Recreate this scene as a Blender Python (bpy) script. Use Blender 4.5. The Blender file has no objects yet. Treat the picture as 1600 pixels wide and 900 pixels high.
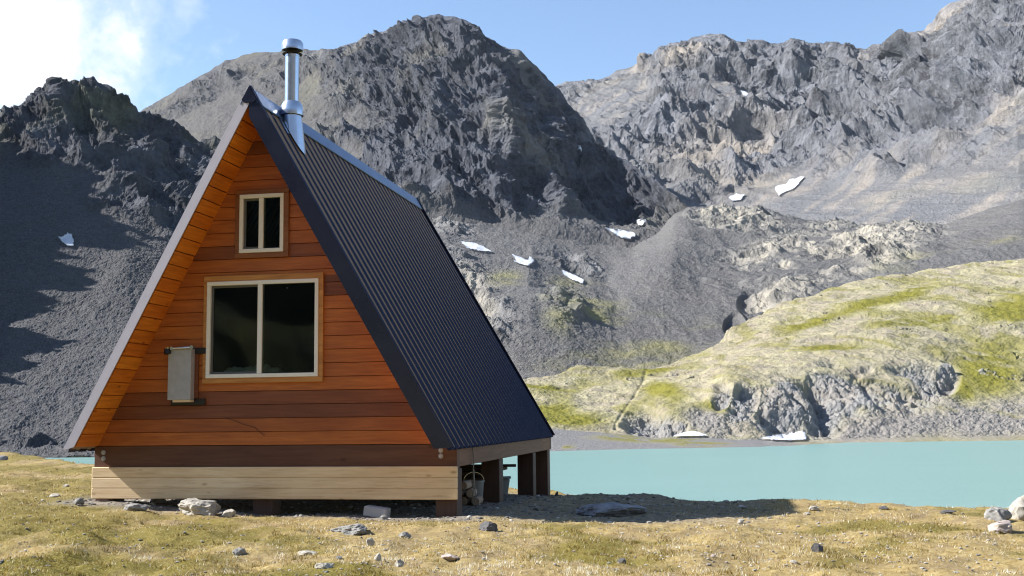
import bpy, bmesh, math, random
import numpy as np
from mathutils import Vector, Matrix
from mathutils.bvhtree import BVHTree

rng = np.random.default_rng(7)
random.seed(7)
scene = bpy.context.scene
COL = scene.collection

# ------------------------------------------------------------------ camera
F = 1787.1                      # focal length in pixels of a 1600 px wide frame
PITCH, ROLL, YAW = 0.1117, 0.0110, 0.1925
CAM = np.array([0.0, 0.0, 1.3])
cp, sp, cr, sr = math.cos(PITCH), math.sin(PITCH), math.cos(ROLL), math.sin(ROLL)
FWD = np.array([0, cp, sp]); R0 = np.array([1.0, 0, 0]); U0 = np.array([0, -sp, cp])
RIGHT = cr * R0 - sr * U0
UP = sr * R0 + cr * U0
LAKE = CAM[2] - 10.0


def ray(px, py):
    """direction through a photo pixel, scaled so that its y component is 1"""
    u = (np.asarray(px, float) - 800) / F; v = (450 - np.asarray(py, float)) / F
    d = FWD + u[..., None] * RIGHT + v[..., None] * UP
    return d / d[..., 1:2]


def at(px, py, Y):
    return CAM + ray(px, py) * np.asarray(Y, float)[..., None]


def proj(P):
    d = np.asarray(P, float) - CAM
    f = d @ FWD
    return 800 + F * (d @ RIGHT) / f, 450 - F * (d @ UP) / f


cam = bpy.data.cameras.new('camera'); camo = bpy.data.objects.new('camera', cam); COL.objects.link(camo)
cam.sensor_width = 36; cam.lens = F / 1600 * 36; cam.clip_start = 0.1; cam.clip_end = 30000
M = Matrix.Identity(4)
for i, ax in enumerate((RIGHT, UP, -FWD)):
    for j in range(3): M[j][i] = ax[j]
M.translation = Vector(CAM); camo.matrix_world = M
scene.camera = camo

# ------------------------------------------------------------------ helpers
def tag(o, label=None, cat=None, group=None, kind=None):
    if label: o['label'] = label
    if cat: o['category'] = cat
    if group: o['group'] = group
    if kind: o['kind'] = kind
    return o


def link(name, me, mat=None, parent=None):
    o = bpy.data.objects.new(name, me); COL.objects.link(o)
    if mat is not None: me.materials.append(mat)
    if parent is not None: o.parent = parent
    return o


def empty(name, loc=(0, 0, 0), rz=0.0, parent=None):
    o = bpy.data.objects.new(name, None); COL.objects.link(o)
    o.location = loc; o.rotation_euler = (0, 0, rz); o.empty_display_size = 0.2
    if parent is not None: o.parent = parent
    return o


class MB:
    """collects solids into one mesh; every solid can carry a random tone"""
    def __init__(s): s.v = []; s.f = []; s.t = []; s.sm = []
    def add(s, vs, fs, tone=0.5, smooth=False):
        b = len(s.v); s.v += [tuple(map(float, p)) for p in vs]
        s.f += [tuple(b + i for i in f) for f in fs]
        s.t += [tone] * len(vs); s.sm += [smooth] * len(fs); return s
    def box(s, x0, x1, y0, y1, z0, z1, tone=0.5, bev=0.0):
        if bev <= 0:
            vs = [(x, y, z) for x in (x0, x1) for y in (y0, y1) for z in (z0, z1)]
            fs = [(0, 1, 3, 2), (4, 6, 7, 5), (0, 4, 5, 1), (2, 3, 7, 6), (0, 2, 6, 4), (1, 5, 7, 3)]
            return s.add(vs, fs, tone)
        bm = bmesh.new(); bmesh.ops.create_cube(bm, size=1)
        for v in bm.verts:
            v.co = ((x0 + x1) / 2 + v.co.x * (x1 - x0), (y0 + y1) / 2 + v.co.y * (y1 - y0), (z0 + z1) / 2 + v.co.z * (z1 - z0))
        bmesh.ops.bevel(bm, geom=bm.edges[:], offset=bev, segments=1, affect='EDGES')
        return s.bm(bm, tone)
    def bm(s, bm, tone=0.5, smooth=False):
        bm.verts.ensure_lookup_table(); bm.verts.index_update()
        s.add([v.co[:] for v in bm.verts], [[v.index for v in f.verts] for f in bm.faces], tone, smooth)
        bm.free(); return s
    def prism(s, poly, y0, y1, tone=0.5):
        """closed (x, z) outline extruded along y"""
        n = len(poly)
        a = sum(poly[i][0] * poly[(i + 1) % n][1] - poly[(i + 1) % n][0] * poly[i][1] for i in range(n))
        if a < 0: poly = poly[::-1]
        vs = [(x, y0, z) for x, z in poly] + [(x, y1, z) for x, z in poly]
        fs = [tuple(range(n)), tuple(range(2 * n - 1, n - 1, -1))]
        fs += [(i, i + n, (i + 1) % n + n, (i + 1) % n) for i in range(n)]
        return s.add(vs, fs, tone)
    def tube(s, pts, rad, n=10, tone=0.5, cap=True):
        pts = [Vector(p) for p in pts]
        if not hasattr(rad, '__len__'): rad = [rad] * len(pts)
        vs = []; fs = []; ref = None
        for i, p in enumerate(pts):
            d = (pts[min(i + 1, len(pts) - 1)] - pts[max(i - 1, 0)])
            if d.length < 1e-9: d = Vector((0, 0, 1))
            d.normalize()
            if ref is None:
                ref = Vector((1, 0, 0)) if abs(d.x) < 0.9 else Vector((0, 1, 0))
            a = (ref - d * ref.dot(d)).normalized(); b = d.cross(a); ref = a
            for k in range(n):
                t = 2 * math.pi * k / n
                vs.append(p + (a * math.cos(t) + b * math.sin(t)) * rad[i])
        for i in range(len(pts) - 1):
            for k in range(n):
                fs.append((i * n + k, i * n + (k + 1) % n, (i + 1) * n + (k + 1) % n, (i + 1) * n + k))
        if cap:
            fs.append(tuple(range(n - 1, -1, -1))); m = (len(pts) - 1) * n; fs.append(tuple(range(m, m + n)))
        return s.add(vs, fs, tone, True)
    def lathe(s, prof, c, n=28, tone=0.5):
        """(r, z) profile turned about a vertical axis through c"""
        vs = []; fs = []
        for r, z in prof:
            for k in range(n):
                t = 2 * math.pi * k / n; vs.append((c[0] + r * math.cos(t), c[1] + r * math.sin(t), c[2] + z))
        for i in range(len(prof) - 1):
            for k in range(n):
                fs.append((i * n + k, i * n + (k + 1) % n, (i + 1) * n + (k + 1) % n, (i + 1) * n + k))
        return s.add(vs, fs, tone, True)
    def build(s, name, mat, parent=None, sharp=35):
        me = bpy.data.meshes.new(name); me.from_pydata(s.v, [], s.f)
        me.polygons.foreach_set('use_smooth', s.sm)
        a = me.attributes.new('tone', 'FLOAT', 'POINT'); a.data.foreach_set('value', np.array(s.t, np.float32))
        if any(s.sm): me.set_sharp_from_angle(angle=math.radians(sharp))
        me.update()
        return link(name, me, mat, parent)


# ------------------------------------------------------------------ numpy gradient noise
def _hash(ix, iy, iz, seed):
    h = (ix * 374761393 + iy * 668265263 + iz * 2147483647 + seed * 144665) & 0xFFFFFFFF
    h = ((h ^ (h >> 13)) * 1274126177) & 0xFFFFFFFF
    h = ((h ^ (h >> 16)) * 2246822519) & 0xFFFFFFFF
    return h ^ (h >> 15)


_G = rng.normal(size=(256, 3)); _G = (_G / np.linalg.norm(_G, axis=1)[:, None]).astype(np.float32)


def pnoise(P, seed=0):
    """gradient noise in about -1..1 at points P (n, 3)"""
    P = np.asarray(P, np.float32); I = np.floor(P).astype(np.int64); f = P - I.astype(np.float32)
    w = f * f * f * (f * (f * 6 - 15) + 10); out = np.zeros(len(P), np.float32)
    for a in (0, 1):
        wa = w[:, 0] if a else 1 - w[:, 0]
        for b in (0, 1):
            wb = wa * (w[:, 1] if b else 1 - w[:, 1])
            for c in (0, 1):
                wc = wb * (w[:, 2] if c else 1 - w[:, 2])
                g = _G[_hash(I[:, 0] + a, I[:, 1] + b, I[:, 2] + c, seed) & 255]
                out += wc * (g[:, 0] * (f[:, 0] - a) + g[:, 1] * (f[:, 1] - b) + g[:, 2] * (f[:, 2] - c))
    return out * 1.5


def fbm(P, octaves=4, seed=0, gain=0.5):
    s = 0; a = 1.0
    for o in range(octaves):
        s = s + a * pnoise(P * (2 ** o) + o * 17.3, seed + o); a *= gain
    return s


def ridged(P, octaves=6, seed=0, gain=0.5, lac=2.03):
    s = 0; a = 1.0; w = 1.0; k = 1.0
    for o in range(octaves):
        n = 1 - np.abs(pnoise(P * k + o * 31.7, seed + o)); n = n * n
        s = s + a * n * w; w = np.clip(n * 1.6, 0.25, 1); a *= gain; k *= lac
    return s


def lumpy(P, octaves=5, seed=0, gain=0.5, lac=2.07):
    """rounded blocks parted by sharp creases"""
    s = 0; a = 1.0; k = 1.0
    for o in range(octaves):
        s = s + a * (np.abs(pnoise(P * k + o * 23.1, seed + o)) * 1.6 - 0.5); a *= gain; k *= lac
    return s


def sstep(a, b, x):
    t = np.clip((x - a) / (b - a), 0, 1); return t * t * (3 - 2 * t)


# ------------------------------------------------------------------ node materials
class N:
    def __init__(s, name, bump_dist=0.01):
        s.m = bpy.data.materials.new(name); s.m.use_nodes = True; s.t = s.m.node_tree
        s.b = s.t.nodes['Principled BSDF']; s.out = s.t.nodes['Material Output']
    def n(s, typ, **kw):
        nd = s.t.nodes.new(typ)
        for k, v in kw.items():
            if k in nd.inputs: s.put(nd.inputs[k], v)
            else: setattr(nd, k, v)
        return nd
    def put(s, sock, v):
        if isinstance(v, bpy.types.NodeSocket): s.t.links.new(v, sock)
        elif isinstance(v, (tuple, list)) and sock.type == 'RGBA' and len(v) == 3: sock.default_value = (*v, 1)
        else: sock.default_value = v
    def set(s, **kw):
        for k, v in kw.items(): s.put(s.b.inputs[k.replace('_', ' ')], v)
        return s
    def co(s, scale=(1, 1, 1), kind='Object'):
        tc = s.n('ShaderNodeTexCoord'); mp = s.n('ShaderNodeMapping')
        s.put(mp.inputs['Vector'], tc.outputs[kind]); mp.inputs['Scale'].default_value = scale; return mp.outputs[0]
    def noise(s, vec, scale, detail=4, rough=0.55, dist=0.0):
        return s.n('ShaderNodeTexNoise', Vector=vec, Scale=scale, Detail=detail, Roughness=rough, Distortion=dist).outputs['Fac']
    def vor(s, vec, scale, feature='F1', out='Distance', rnd=1.0):
        nd = s.n('ShaderNodeTexVoronoi', feature=feature); s.put(nd.inputs['Vector'], vec); nd.inputs['Scale'].default_value = scale
        nd.inputs['Randomness'].default_value = rnd; return nd.outputs[out]
    def attr(s, name, out='Fac'):
        return s.n('ShaderNodeAttribute', attribute_name=name).outputs[out]
    def ramp(s, fac, stops, interp='LINEAR'):
        nd = s.n('ShaderNodeValToRGB'); nd.color_ramp.interpolation = interp; e = nd.color_ramp.elements
        while len(e) < len(stops): e.new(0.5)
        for i, (p, c) in enumerate(stops):
            e[i].position = p; e[i].color = (*c, 1) if hasattr(c, '__len__') else (c, c, c, 1)
        s.put(nd.inputs[0], fac); return nd.outputs[0]
    def mix(s, fac, a, b, mode='MIX'):
        nd = s.n('ShaderNodeMix', data_type='RGBA', blend_type=mode)
        s.put(nd.inputs[0], fac); s.put(nd.inputs[6], a); s.put(nd.inputs[7], b); return nd.outputs[2]
    def math(s, op, a, b=0.0, clamp=False):
        nd = s.n('ShaderNodeMath', operation=op, use_clamp=clamp); s.put(nd.inputs[0], a); s.put(nd.inputs[1], b); return nd.outputs[0]
    def bump(s, h, strength=0.5, dist=0.01, normal=None):
        nd = s.n('ShaderNodeBump', Height=h, Strength=strength, Distance=dist)
        if normal is not None: s.put(nd.inputs['Normal'], normal)
        return nd.outputs[0]


def wood(name, cols, axis='x', scale=1.0, rough=0.6, knots=True, grain=(0.62, 0.5, 0.42)):
    """board timber: grain along one axis, tone per board"""
    k = N(name); sc = {'x': (0.9, 14, 14), 'y': (14, 0.9, 14), 'z': (14, 14, 0.9)}[axis]
    v = k.co(tuple(c * scale for c in sc)); tone = k.attr('tone')
    off = k.n('ShaderNodeCombineXYZ', X=k.math('MULTIPLY', tone, 37.0), Y=k.math('MULTIPLY', tone, 91.0), Z=0.0).outputs[0]
    va = k.n('ShaderNodeVectorMath', operation='ADD'); k.put(va.inputs[0], v); k.put(va.inputs[1], off); v = va.outputs[0]
    g = k.noise(v, 1.6, 6, 0.6, 0.9); g2 = k.noise(v, 5.0, 3, 0.5, 0.3)
    base = k.ramp(tone, cols)
    c = k.mix(k.ramp(g, [(0.3, 0.0), (0.72, 1.0)]), base, k.mix(1.0, base, grain, 'MULTIPLY'))
    c = k.mix(k.math('MULTIPLY', k.ramp(g2, [(0.5, 0.0), (0.75, 1.0)]), 0.45), c, k.mix(1.0, base, (0.55, 0.42, 0.33), 'MULTIPLY'))
    if knots:
        kv = k.co({'x': (2.2, 5, 5), 'y': (5, 2.2, 5), 'z': (5, 5, 2.2)}[axis])
        kd = k.vor(kv, 1.0)
        c = k.mix(k.ramp(kd, [(0.04, 0.75), (0.13, 0.0)]), c, k.mix(1.0, base, (0.33, 0.2, 0.13), 'MULTIPLY'))
    st = k.noise(k.co((0.8, 0.8, 2.5)), 1.3, 3, 0.5, 0.5)
    c = k.mix(k.ramp(st, [(0.35, 0.55), (0.65, 0.0)]), c, k.mix(1.0, c, (0.70, 0.62, 0.58), 'MULTIPLY'))
    k.set(Base_Color=c, Roughness=rough, Normal=k.bump(g, 0.25, 0.004))
    return k.m


def plain(name, col, rough=0.5, metal=0.0, var=0.15, scale=8, bump=0.0):
    k = N(name); v = k.co(); g = k.noise(v, scale, 4, 0.6)
    c = k.mix(g, tuple(x * (1 - var) for x in col), tuple(min(1, x * (1 + var)) for x in col))
    k.set(Base_Color=c, Roughness=k.math('ADD', k.math('MULTIPLY', g, 0.15), rough - 0.07), Metallic=metal)
    if bump: k.set(Normal=k.bump(g, bump, 0.01))
    return k.m


def mountain_mat(name, rock, scree, unit, green=(0.30, 0.31, 0.07), tan=(0.40, 0.36, 0.27)):
    """bare rock, scree, vegetation and pale ledges, laid out by attributes of the terrain"""
    k = N(name); v = k.co((1 / unit,) * 3)
    n1 = k.noise(v, 0.35, 8, 0.62, 0.4); n2 = k.noise(v, 2.2, 6, 0.65); n3 = k.noise(v, 0.06, 5, 0.6)
    n4 = k.noise(v, 9.0, 3, 0.6)
    r = k.mix(k.ramp(n1, [(0.36, 0.0), (0.64, 1.0)]), tuple(x * 0.5 for x in rock), tuple(x * 1.5 for x in rock))
    r = k.mix(k.ramp(n2, [(0.45, 0.0), (0.75, 0.7)]), r, tuple(x * 1.75 for x in rock))
    s = k.mix(k.ramp(n2, [(0.3, 0.0), (0.7, 1.0)]), tuple(x * 0.78 for x in scree), tuple(x * 1.2 for x in scree))
    s = k.mix(k.ramp(n4, [(0.56, 0.0), (0.68, 0.9)]), s, tuple(x * 1.9 for x in scree)); s = k.mix(k.ramp(n4, [(0.32, 0.8), (0.42, 0.0)]), s, tuple(x * 0.5 for x in scree))
    c = k.mix(k.attr('rock'), s, r)
    c = k.mix(k.math('MULTIPLY', k.ramp(n3, [(0.4, 0.0), (0.7, 1.0)]), 0.2), c, k.mix(1.0, c, (1.25, 1.1, 0.9), 'MULTIPLY'))
    w = k.math('MULTIPLY', k.attr('pale'), k.ramp(n1, [(0.35, 0.15), (0.6, 1.0)]))
    c = k.mix(w, c, k.mix(n2, tuple(x * 0.8 for x in tan), tuple(x * 1.15 for x in tan)))
    g = k.mix(n2, tuple(x * 0.7 for x in green), tuple(x * 1.2 for x in green))
    c = k.mix(k.math('MULTIPLY', k.attr('veg'), k.ramp(n1, [(0.3, 0.3), (0.6, 1.0)])), c, g)
    h = k.math('ADD', k.math('MULTIPLY', n2, 0.6), k.math('MULTIPLY', n4, 0.3))
    k.set(Base_Color=c, Roughness=0.95, Specular_IOR_Level=0.15, Normal=k.bump(h, 0.9, unit * 0.55))
    return k.m


# ------------------------------------------------------------------ sun, sky, clouds
SUN_EL = math.radians(38.8); DELTA = math.radians(8.5)
left = np.array([-math.cos(YAW), math.sin(YAW)]); front = np.array([-math.sin(YAW), -math.cos(YAW)])
sh = math.cos(DELTA) * left + math.sin(DELTA) * front
SUN = np.array([sh[0] * math.cos(SUN_EL), sh[1] * math.cos(SUN_EL), math.sin(SUN_EL)])
sl = bpy.data.lights.new('sun', 'SUN'); sl.energy = 5.0; sl.angle = math.radians(0.5); sl.color = (1.0, 0.975, 0.935)
so = bpy.data.objects.new('sun', sl); COL.objects.link(so)
so.rotation_euler = Vector(-SUN).to_track_quat('-Z', 'Y').to_euler(); so.location = (-40, 10, 60)

world = bpy.data.worlds.new('World'); scene.world = world; world.use_nodes = True
wt = world.node_tree; bg = wt.nodes['Background']
sky = wt.nodes.new('ShaderNodeTexSky'); sky.sky_type = 'NISHITA'; sky.sun_disc = False
sky.sun_elevation = SUN_EL; sky.sun_rotation = math.atan2(SUN[0], SUN[1]); sky.altitude = 900; sky.air_density = 1.0
sky.dust_density = 0.45; sky.ozone_density = 1.5
wn = N.__new__(N); wn.t = wt
tc = wt.nodes.new('ShaderNodeTexCoord')
cdir = ray(20, 40); cdir = cdir / np.linalg.norm(cdir)
cd2 = ray(165, 150); cd2 = cd2 / np.linalg.norm(cd2)
def angmask(d, r0, r1):
    vm = wt.nodes.new('ShaderNodeVectorMath'); vm.operation = 'DISTANCE'
    wt.links.new(tc.outputs['Generated'], vm.inputs[0]); vm.inputs[1].default_value = tuple(d)
    mr = wt.nodes.new('ShaderNodeMapRange'); wt.links.new(vm.outputs['Value'], mr.inputs[0])
    mr.inputs[1].default_value = r0; mr.inputs[2].default_value = r1; mr.inputs[3].default_value = 1; mr.inputs[4].default_value = 0
    return mr.outputs[0]
cn = wn.noise(tc.outputs['Generated'], 7.0, 8, 0.6, 0.5)
cn2 = wn.noise(tc.outputs['Generated'], 22.0, 7, 0.6, 0.3)
cm = wn.math('MAXIMUM', angmask(cdir, 0.0, 0.19), wn.math('MULTIPLY', angmask(cd2, 0.0, 0.05), 0.95))
cf = wn.math('ADD', wn.math('MULTIPLY', cm, 1.12), wn.math('ADD', wn.math('MULTIPLY', wn.math('SUBTRACT', cn, 0.5), 1.1), wn.math('MULTIPLY', wn.math('SUBTRACT', cn2, 0.5), 1.3)))
cf = wn.ramp(cf, [(0.30, 0.0), (0.65, 0.3), (1.3, 1.0)])
skyc = wn.mix(cf, sky.outputs[0], (5.4, 5.5, 5.7))
wt.links.new(skyc, bg.inputs[0]); bg.inputs[1].default_value = 0.102
scene.view_settings.view_transform = 'Standard'; scene.view_settings.look = 'None'
scene.view_settings.exposure = 1.2; scene.view_settings.gamma = 1.0; scene.view_settings.use_curve_mapping = False
scene.cycles.use_denoising = True; scene.cycles.filter_width = 1.15
scene.cycles.max_bounces = 6; scene.cycles.diffuse_bounces = 3; scene.cycles.transparent_max_bounces = 8

# ------------------------------------------------------------------ terrain sheets
def smooth1(a, k):
    """moving average with end padding along axis 0"""
    if k < 2: return a
    ker = np.hanning(k + 2)[1:-1]; ker /= ker.sum(); pad = k // 2
    b = np.concatenate([np.repeat(a[:1], pad, 0), a, np.repeat(a[-1:], k - 1 - pad, 0)])
    out = np.zeros_like(a)
    for i, w in enumerate(ker): out += w * b[i:i + len(a)]
    return out


def grid_mesh(name, P, mat, attrs=None, smooth=False):
    r, c = P.shape[:2]; me = bpy.data.meshes.new(name)
    idx = np.arange(r * c, dtype=np.int32).reshape(r, c)
    q = np.stack([idx[:-1, :-1], idx[:-1, 1:], idx[1:, 1:], idx[1:, :-1]], -1).reshape(-1)
    nq = len(q) // 4
    me.vertices.add(r * c); me.vertices.foreach_set('co', P.reshape(-1).astype(np.float32))
    me.loops.add(nq * 4); me.loops.foreach_set('vertex_index', q)
    me.polygons.add(nq); me.polygons.foreach_set('loop_start', np.arange(0, nq * 4, 4, dtype=np.int32))
    me.polygons.foreach_set('use_smooth', np.full(nq, smooth))
    for k, a in (attrs or {}).items():
        at_ = me.attributes.new(k, 'FLOAT', 'POINT'); at_.data.foreach_set('value', a.reshape(-1).astype(np.float32))
    me.update(calc_edges=True); me.validate()
    return link(name, me, mat)


def terrain(curves, px, rows, sm_c=9, sm_r=9):
    """curves: near-to-far lists of (px, py, distance); returns points (rows, cols, 3)"""
    dx = ray(px, np.full(len(px), 400.0))[:, 0]
    Y = []; Z = []
    for cv in curves:
        a = np.array(cv, float); d = ray(a[:, 0], a[:, 1])
        y = np.interp(px, a[:, 0], a[:, 2]); z = np.interp(px, a[:, 0], CAM[2] + d[:, 2] * a[:, 2])
        Y.append(smooth1(y, sm_c)); Z.append(smooth1(z, sm_c // 2 + 1))
    Yr = []; Zr = []
    for i, n in enumerate(rows):
        t = (np.arange(n) / n)[:, None]
        Yr.append(Y[i] * (1 - t) + Y[i + 1] * t); Zr.append(Z[i] * (1 - t) + Z[i + 1] * t)
    Yr.append(Y[-1][None]); Zr.append(Z[-1][None])
    Yg = smooth1(np.concatenate(Yr), sm_r); Zg = smooth1(np.concatenate(Zr), sm_r)
    return np.stack([dx[None, :] * Yg, Yg, Zg], -1)


def normals(P):
    a = np.gradient(P, axis=1); b = np.gradient(P, axis=0); n = np.cross(a, b)
    return n / (np.linalg.norm(n, axis=-1, keepdims=True) + 1e-9)


def blobs(X, Yp, lst, soft=0.35):
    """soft union of ellipses (px, py, rx, ry, degrees) seen from the photograph's standpoint, used to place outcrops"""
    m = np.zeros_like(X)
    for (cx, cy, rx, ry, an) in lst:
        a = math.radians(an); u = (X - cx) * math.cos(a) + (Yp - cy) * math.sin(a); w = -(X - cx) * math.sin(a) + (Yp - cy) * math.cos(a)
        m = np.maximum(m, sstep(1 + soft, 1 - soft, np.sqrt((u / rx) ** 2 + (w / ry) ** 2)))
    return m


def smooth_cols(lo, hi, n, pad_lo, pad_hi, npad):
    return np.concatenate([np.linspace(pad_lo, lo, npad, endpoint=False), np.linspace(lo, hi, n), np.linspace(hi, pad_hi, npad + 1)[1:]])


SNOW_B = [(102, 377, 20, 14, 30), (1166, 148, 14, 8, 0), (1237, 293, 32, 14, -35), (1151, 311, 20, 9, 0), (744, 388, 34, 9, 15), (810, 407, 30, 10, 20),
          (894, 436, 24, 9, 25), (969, 369, 32, 8, 12), (1004, 350, 9, 5, 0), (1080, 681, 40, 6, 0), (1222, 684, 48, 8, 0)]

QUICK = False
Q = 0.5 if QUICK else 1.0
def rc(*a): return [max(2, int(x * Q)) for x in a]

LAYERS = {}
def finish(name, P, mat, attrs, label, cat, key, smooth=False):
    o = grid_mesh(name, P, mat, attrs, smooth); tag(o, label, cat, kind='structure'); LAYERS[key] = (P, *[a.reshape(P.shape[:2]) for a in proj(P.reshape(-1, 3))]); return o


# --- left mountain, with an unseen spur off its left end shaped to shade the scree
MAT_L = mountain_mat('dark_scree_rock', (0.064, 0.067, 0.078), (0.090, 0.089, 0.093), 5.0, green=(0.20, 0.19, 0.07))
px = smooth_cols(-40, 400, int(430 * Q), -900, 620, 170)
cv = [
    [(-900, 720, 300), (0, 716, 318), (460, 712, 318), (620, 712, 318)],
    [(-900, 712, 330), (0, 711, 340), (100, 708, 343), (460, 704, 343), (560, 706, 343), (620, 711, 343)],
    [(-900, 560, 380), (-480, 520, 395), (-290, 315, 404), (-250, 360, 406), (-120, 480, 414), (0, 500, 428), (200, 490, 432), (330, 500, 440), (460, 540, 440), (560, 640, 440), (620, 705, 440)],
    [(-900, 420, 420), (-480, 360, 440), (-300, 140, 455), (-250, 185, 458), (-130, 300, 478), (0, 335, 496), (200, 330, 505), (330, 360, 520), (460, 440, 520), (560, 580, 520), (620, 700, 520)],
    [(-900, 200, 460), (-480, 120, 480), (-330, 0, 500), (-290, -15, 515), (-230, 50, 530), (-150, 115, 545), (-80, 150, 565), (-30, 187, 590), (0, 190, 600), (20, 182, 605), (45, 168, 610), (65, 147, 612), (80, 138, 612),
     (100, 143, 614), (118, 146, 615), (135, 142, 616), (155, 143, 618), (170, 152, 620), (190, 162, 622), (210, 174, 625), (240, 181, 628), (262, 196, 632), (285, 203, 636), (305, 218, 640), (335, 228, 645), (400, 280, 650), (460, 350, 650), (560, 520, 650), (620, 690, 650)],
    [(-900, 400, 800), (0, 330, 800), (560, 600, 800), (620, 705, 800)],
]
P = terrain(cv, px, rc(20, 190, 150, 170, 40), 5, 15)
PX, PY = proj(P.reshape(-1, 3)); PX = PX.reshape(P.shape[:2]); PY = PY.reshape(P.shape[:2])
Pf = P.reshape(-1, 3); n = normals(P)
low = fbm(Pf / 55, 4, 11).reshape(PX.shape)
line = 250 + 0.42 * PX                     # rock above, scree below
rock = sstep(60, -50, PY - line - low * 90) * (1 - 0.8 * blobs(PX, PY, SNOW_B))
rock = np.maximum(rock, blobs(PX, PY, [(60, 700, 60, 10, 0), (20, 702, 30, 8, 0)]) * 0.6)
crag = ridged(Pf / 80 + 0.2 * low.reshape(-1)[:, None], 5, 21, 0.45).reshape(PX.shape); crag2 = ridged(np.stack([(0.8 * Pf[:, 0] + 0.6 * Pf[:, 2]) / 15, (0.6 * Pf[:, 0] - 0.8 * Pf[:, 2]) / 36, Pf[:, 1] / 30], -1), 5, 25, 0.5).reshape(PX.shape) - 0.9
gul = ridged(Pf * np.array([1 / 26, 1 / 110, 1 / 110]), 4, 31, 0.5).reshape(PX.shape)
fine = fbm(Pf / 3.2, 4, 41, 0.8).reshape(PX.shape)
top = sstep(900, 470, P[..., 1])
amp = (crag - 1.0) * (2.5 + 6 * rock) + crag2 * (0.08 + 5.3 * rock) + (gul - 0.9) * (0.55 + 2.5 * rock) + fine * (0.34 + 0.2 * rock)
P = P + n * amp[..., None]
P[..., 2] += sstep(-70, -200, PX) * (ridged(Pf / np.array([60, 24, 60]), 4, 95, 0.5).reshape(PX.shape) - 0.9) * 26  # roughens the unseen spur so its shadow edge is jagged
veg = sstep(0.0, 0.6, fbm(Pf / 40, 3, 61).reshape(PX.shape) + 0.3) * sstep(60, 0, PY - np.interp(PX, [0, 90, 150, 330], [190, 140, 143, 225]) - 10) * 0.35
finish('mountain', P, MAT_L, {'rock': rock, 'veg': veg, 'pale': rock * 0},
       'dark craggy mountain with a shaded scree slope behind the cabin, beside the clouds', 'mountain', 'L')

# --- unseen valley side added behind the viewer to darken the window reflections
px_ = np.linspace(-1.15, 1.15, 90); rr = np.linspace(260, 900, 46)
TT, RR = np.meshgrid(px_, rr); BX = np.sin(TT) * RR; BY = -np.cos(TT) * RR
BZ = LAKE - 2 + 0.62 * (RR - 260); BP = np.stack([BX, BY, BZ], -1)
BP[..., 2] += (ridged(BP.reshape(-1, 3) / 160, 5, 91).reshape(TT.shape) - 1.0) * 45 * np.clip((RR - 260) / 120, 0, 1)
ob = grid_mesh('mountain', BP[:, ::-1], MAT_L, {'rock': np.clip((RR - 420) / 200, 0, 1), 'veg': np.clip((480 - RR) / 160, 0, 1) * 0.8, 'pale': RR * 0})
tag(ob, 'unseen dark valley side added behind the viewer to darken the window reflections', 'mountain', kind='structure')

# --- middle peak
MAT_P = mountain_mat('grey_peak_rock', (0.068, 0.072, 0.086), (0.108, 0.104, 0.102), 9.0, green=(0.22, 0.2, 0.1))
px = smooth_cols(150, 1120, int(950 * Q), -500, 1500, 60)
cv = [
    [(-500, 520, 900), (640, 470, 1050), (850, 460, 1080), (1040, 460, 1080), (1500, 480, 1080)],
    [(-500, 420, 1150), (400, 385, 1180), (640, 322, 1200), (700, 330, 1210), (770, 345, 1215), (850, 342, 1220), (900, 352, 1225), (950, 368, 1225), (1000, 374, 1220), (1040, 366, 1215), (1100, 360, 1215), (1500, 400, 1215)],
    [(-500, 400, 1900), (100, 290, 1850), (300, 230, 1760), (440, 215, 1660), (560, 200, 1560), (660, 172, 1500), (730, 150, 1455), (775, 140, 1430), (795, 165, 1415), (815, 226, 1410), (840, 272, 1405), (900, 330, 1385), (950, 354, 1345), (1000, 357, 1300), (1040, 359, 1265), (1500, 410, 1265)],
    [(-500, 380, 2300), (100, 235, 2300), (210, 174, 2250), (250, 151, 2250), (300, 122, 2230), (350, 94, 2200), (375, 86, 2200), (410, 79, 2180), (440, 79, 2150), (480, 76, 2100), (540, 69, 2000), (565, 58, 1960), (600, 48, 1900), (630, 35, 1850),
     (660, 28, 1800), (690, 26, 1770), (720, 33, 1740), (742, 42, 1720), (760, 57, 1700), (790, 69, 1680), (815, 81, 1660), (830, 100, 1670), (850, 119, 1680), (870, 140, 1675), (885, 160, 1670), (910, 184, 1650), (930, 216, 1620), (945, 239, 1600),
     (975, 251, 1550), (1000, 264, 1500), (1030, 285, 1400), (1060, 305, 1320), (1100, 330, 1290), (1200, 370, 1290), (1500, 400, 1290)],
    [(-500, 430, 2700), (210, 330, 2700), (700, 200, 2400), (900, 330, 1900), (1030, 400, 1600), (1500, 440, 1500)],
]
P = terrain(cv, px, rc(30, 190, 330, 40), 5, 13)
PX, PY = proj(P.reshape(-1, 3)); PX = PX.reshape(P.shape[:2]); PY = PY.reshape(P.shape[:2])
Pf = P.reshape(-1, 3); n = normals(P)
low = fbm(Pf / 160, 4, 111).reshape(PX.shape)
rock = sstep(-35, 40, (PX - np.interp(PY, [40, 90, 170, 260, 340], [520, 500, 560, 520, 600])) + low * 120) * sstep(25, -18, PY - np.interp(PX, [600, 700, 770, 850, 900, 1000, 1040], [310, 322, 336, 331, 346, 372, 364]) + low * 14)
rock = np.maximum(rock, 0.45 * sstep(50, 5, PY - np.interp(PX, [210, 375, 540, 690], [174, 86, 69, 26]) + low * 60))
rib = np.stack([(0.8 * Pf[:, 0] + 0.6 * Pf[:, 2]) / 120, (0.6 * Pf[:, 0] - 0.8 * Pf[:, 2]) / 260, Pf[:, 1] / 240], -1)
crag = ridged(rib + 0.1 * low.reshape(-1)[:, None], 5, 121, 0.48).reshape(PX.shape)
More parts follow.
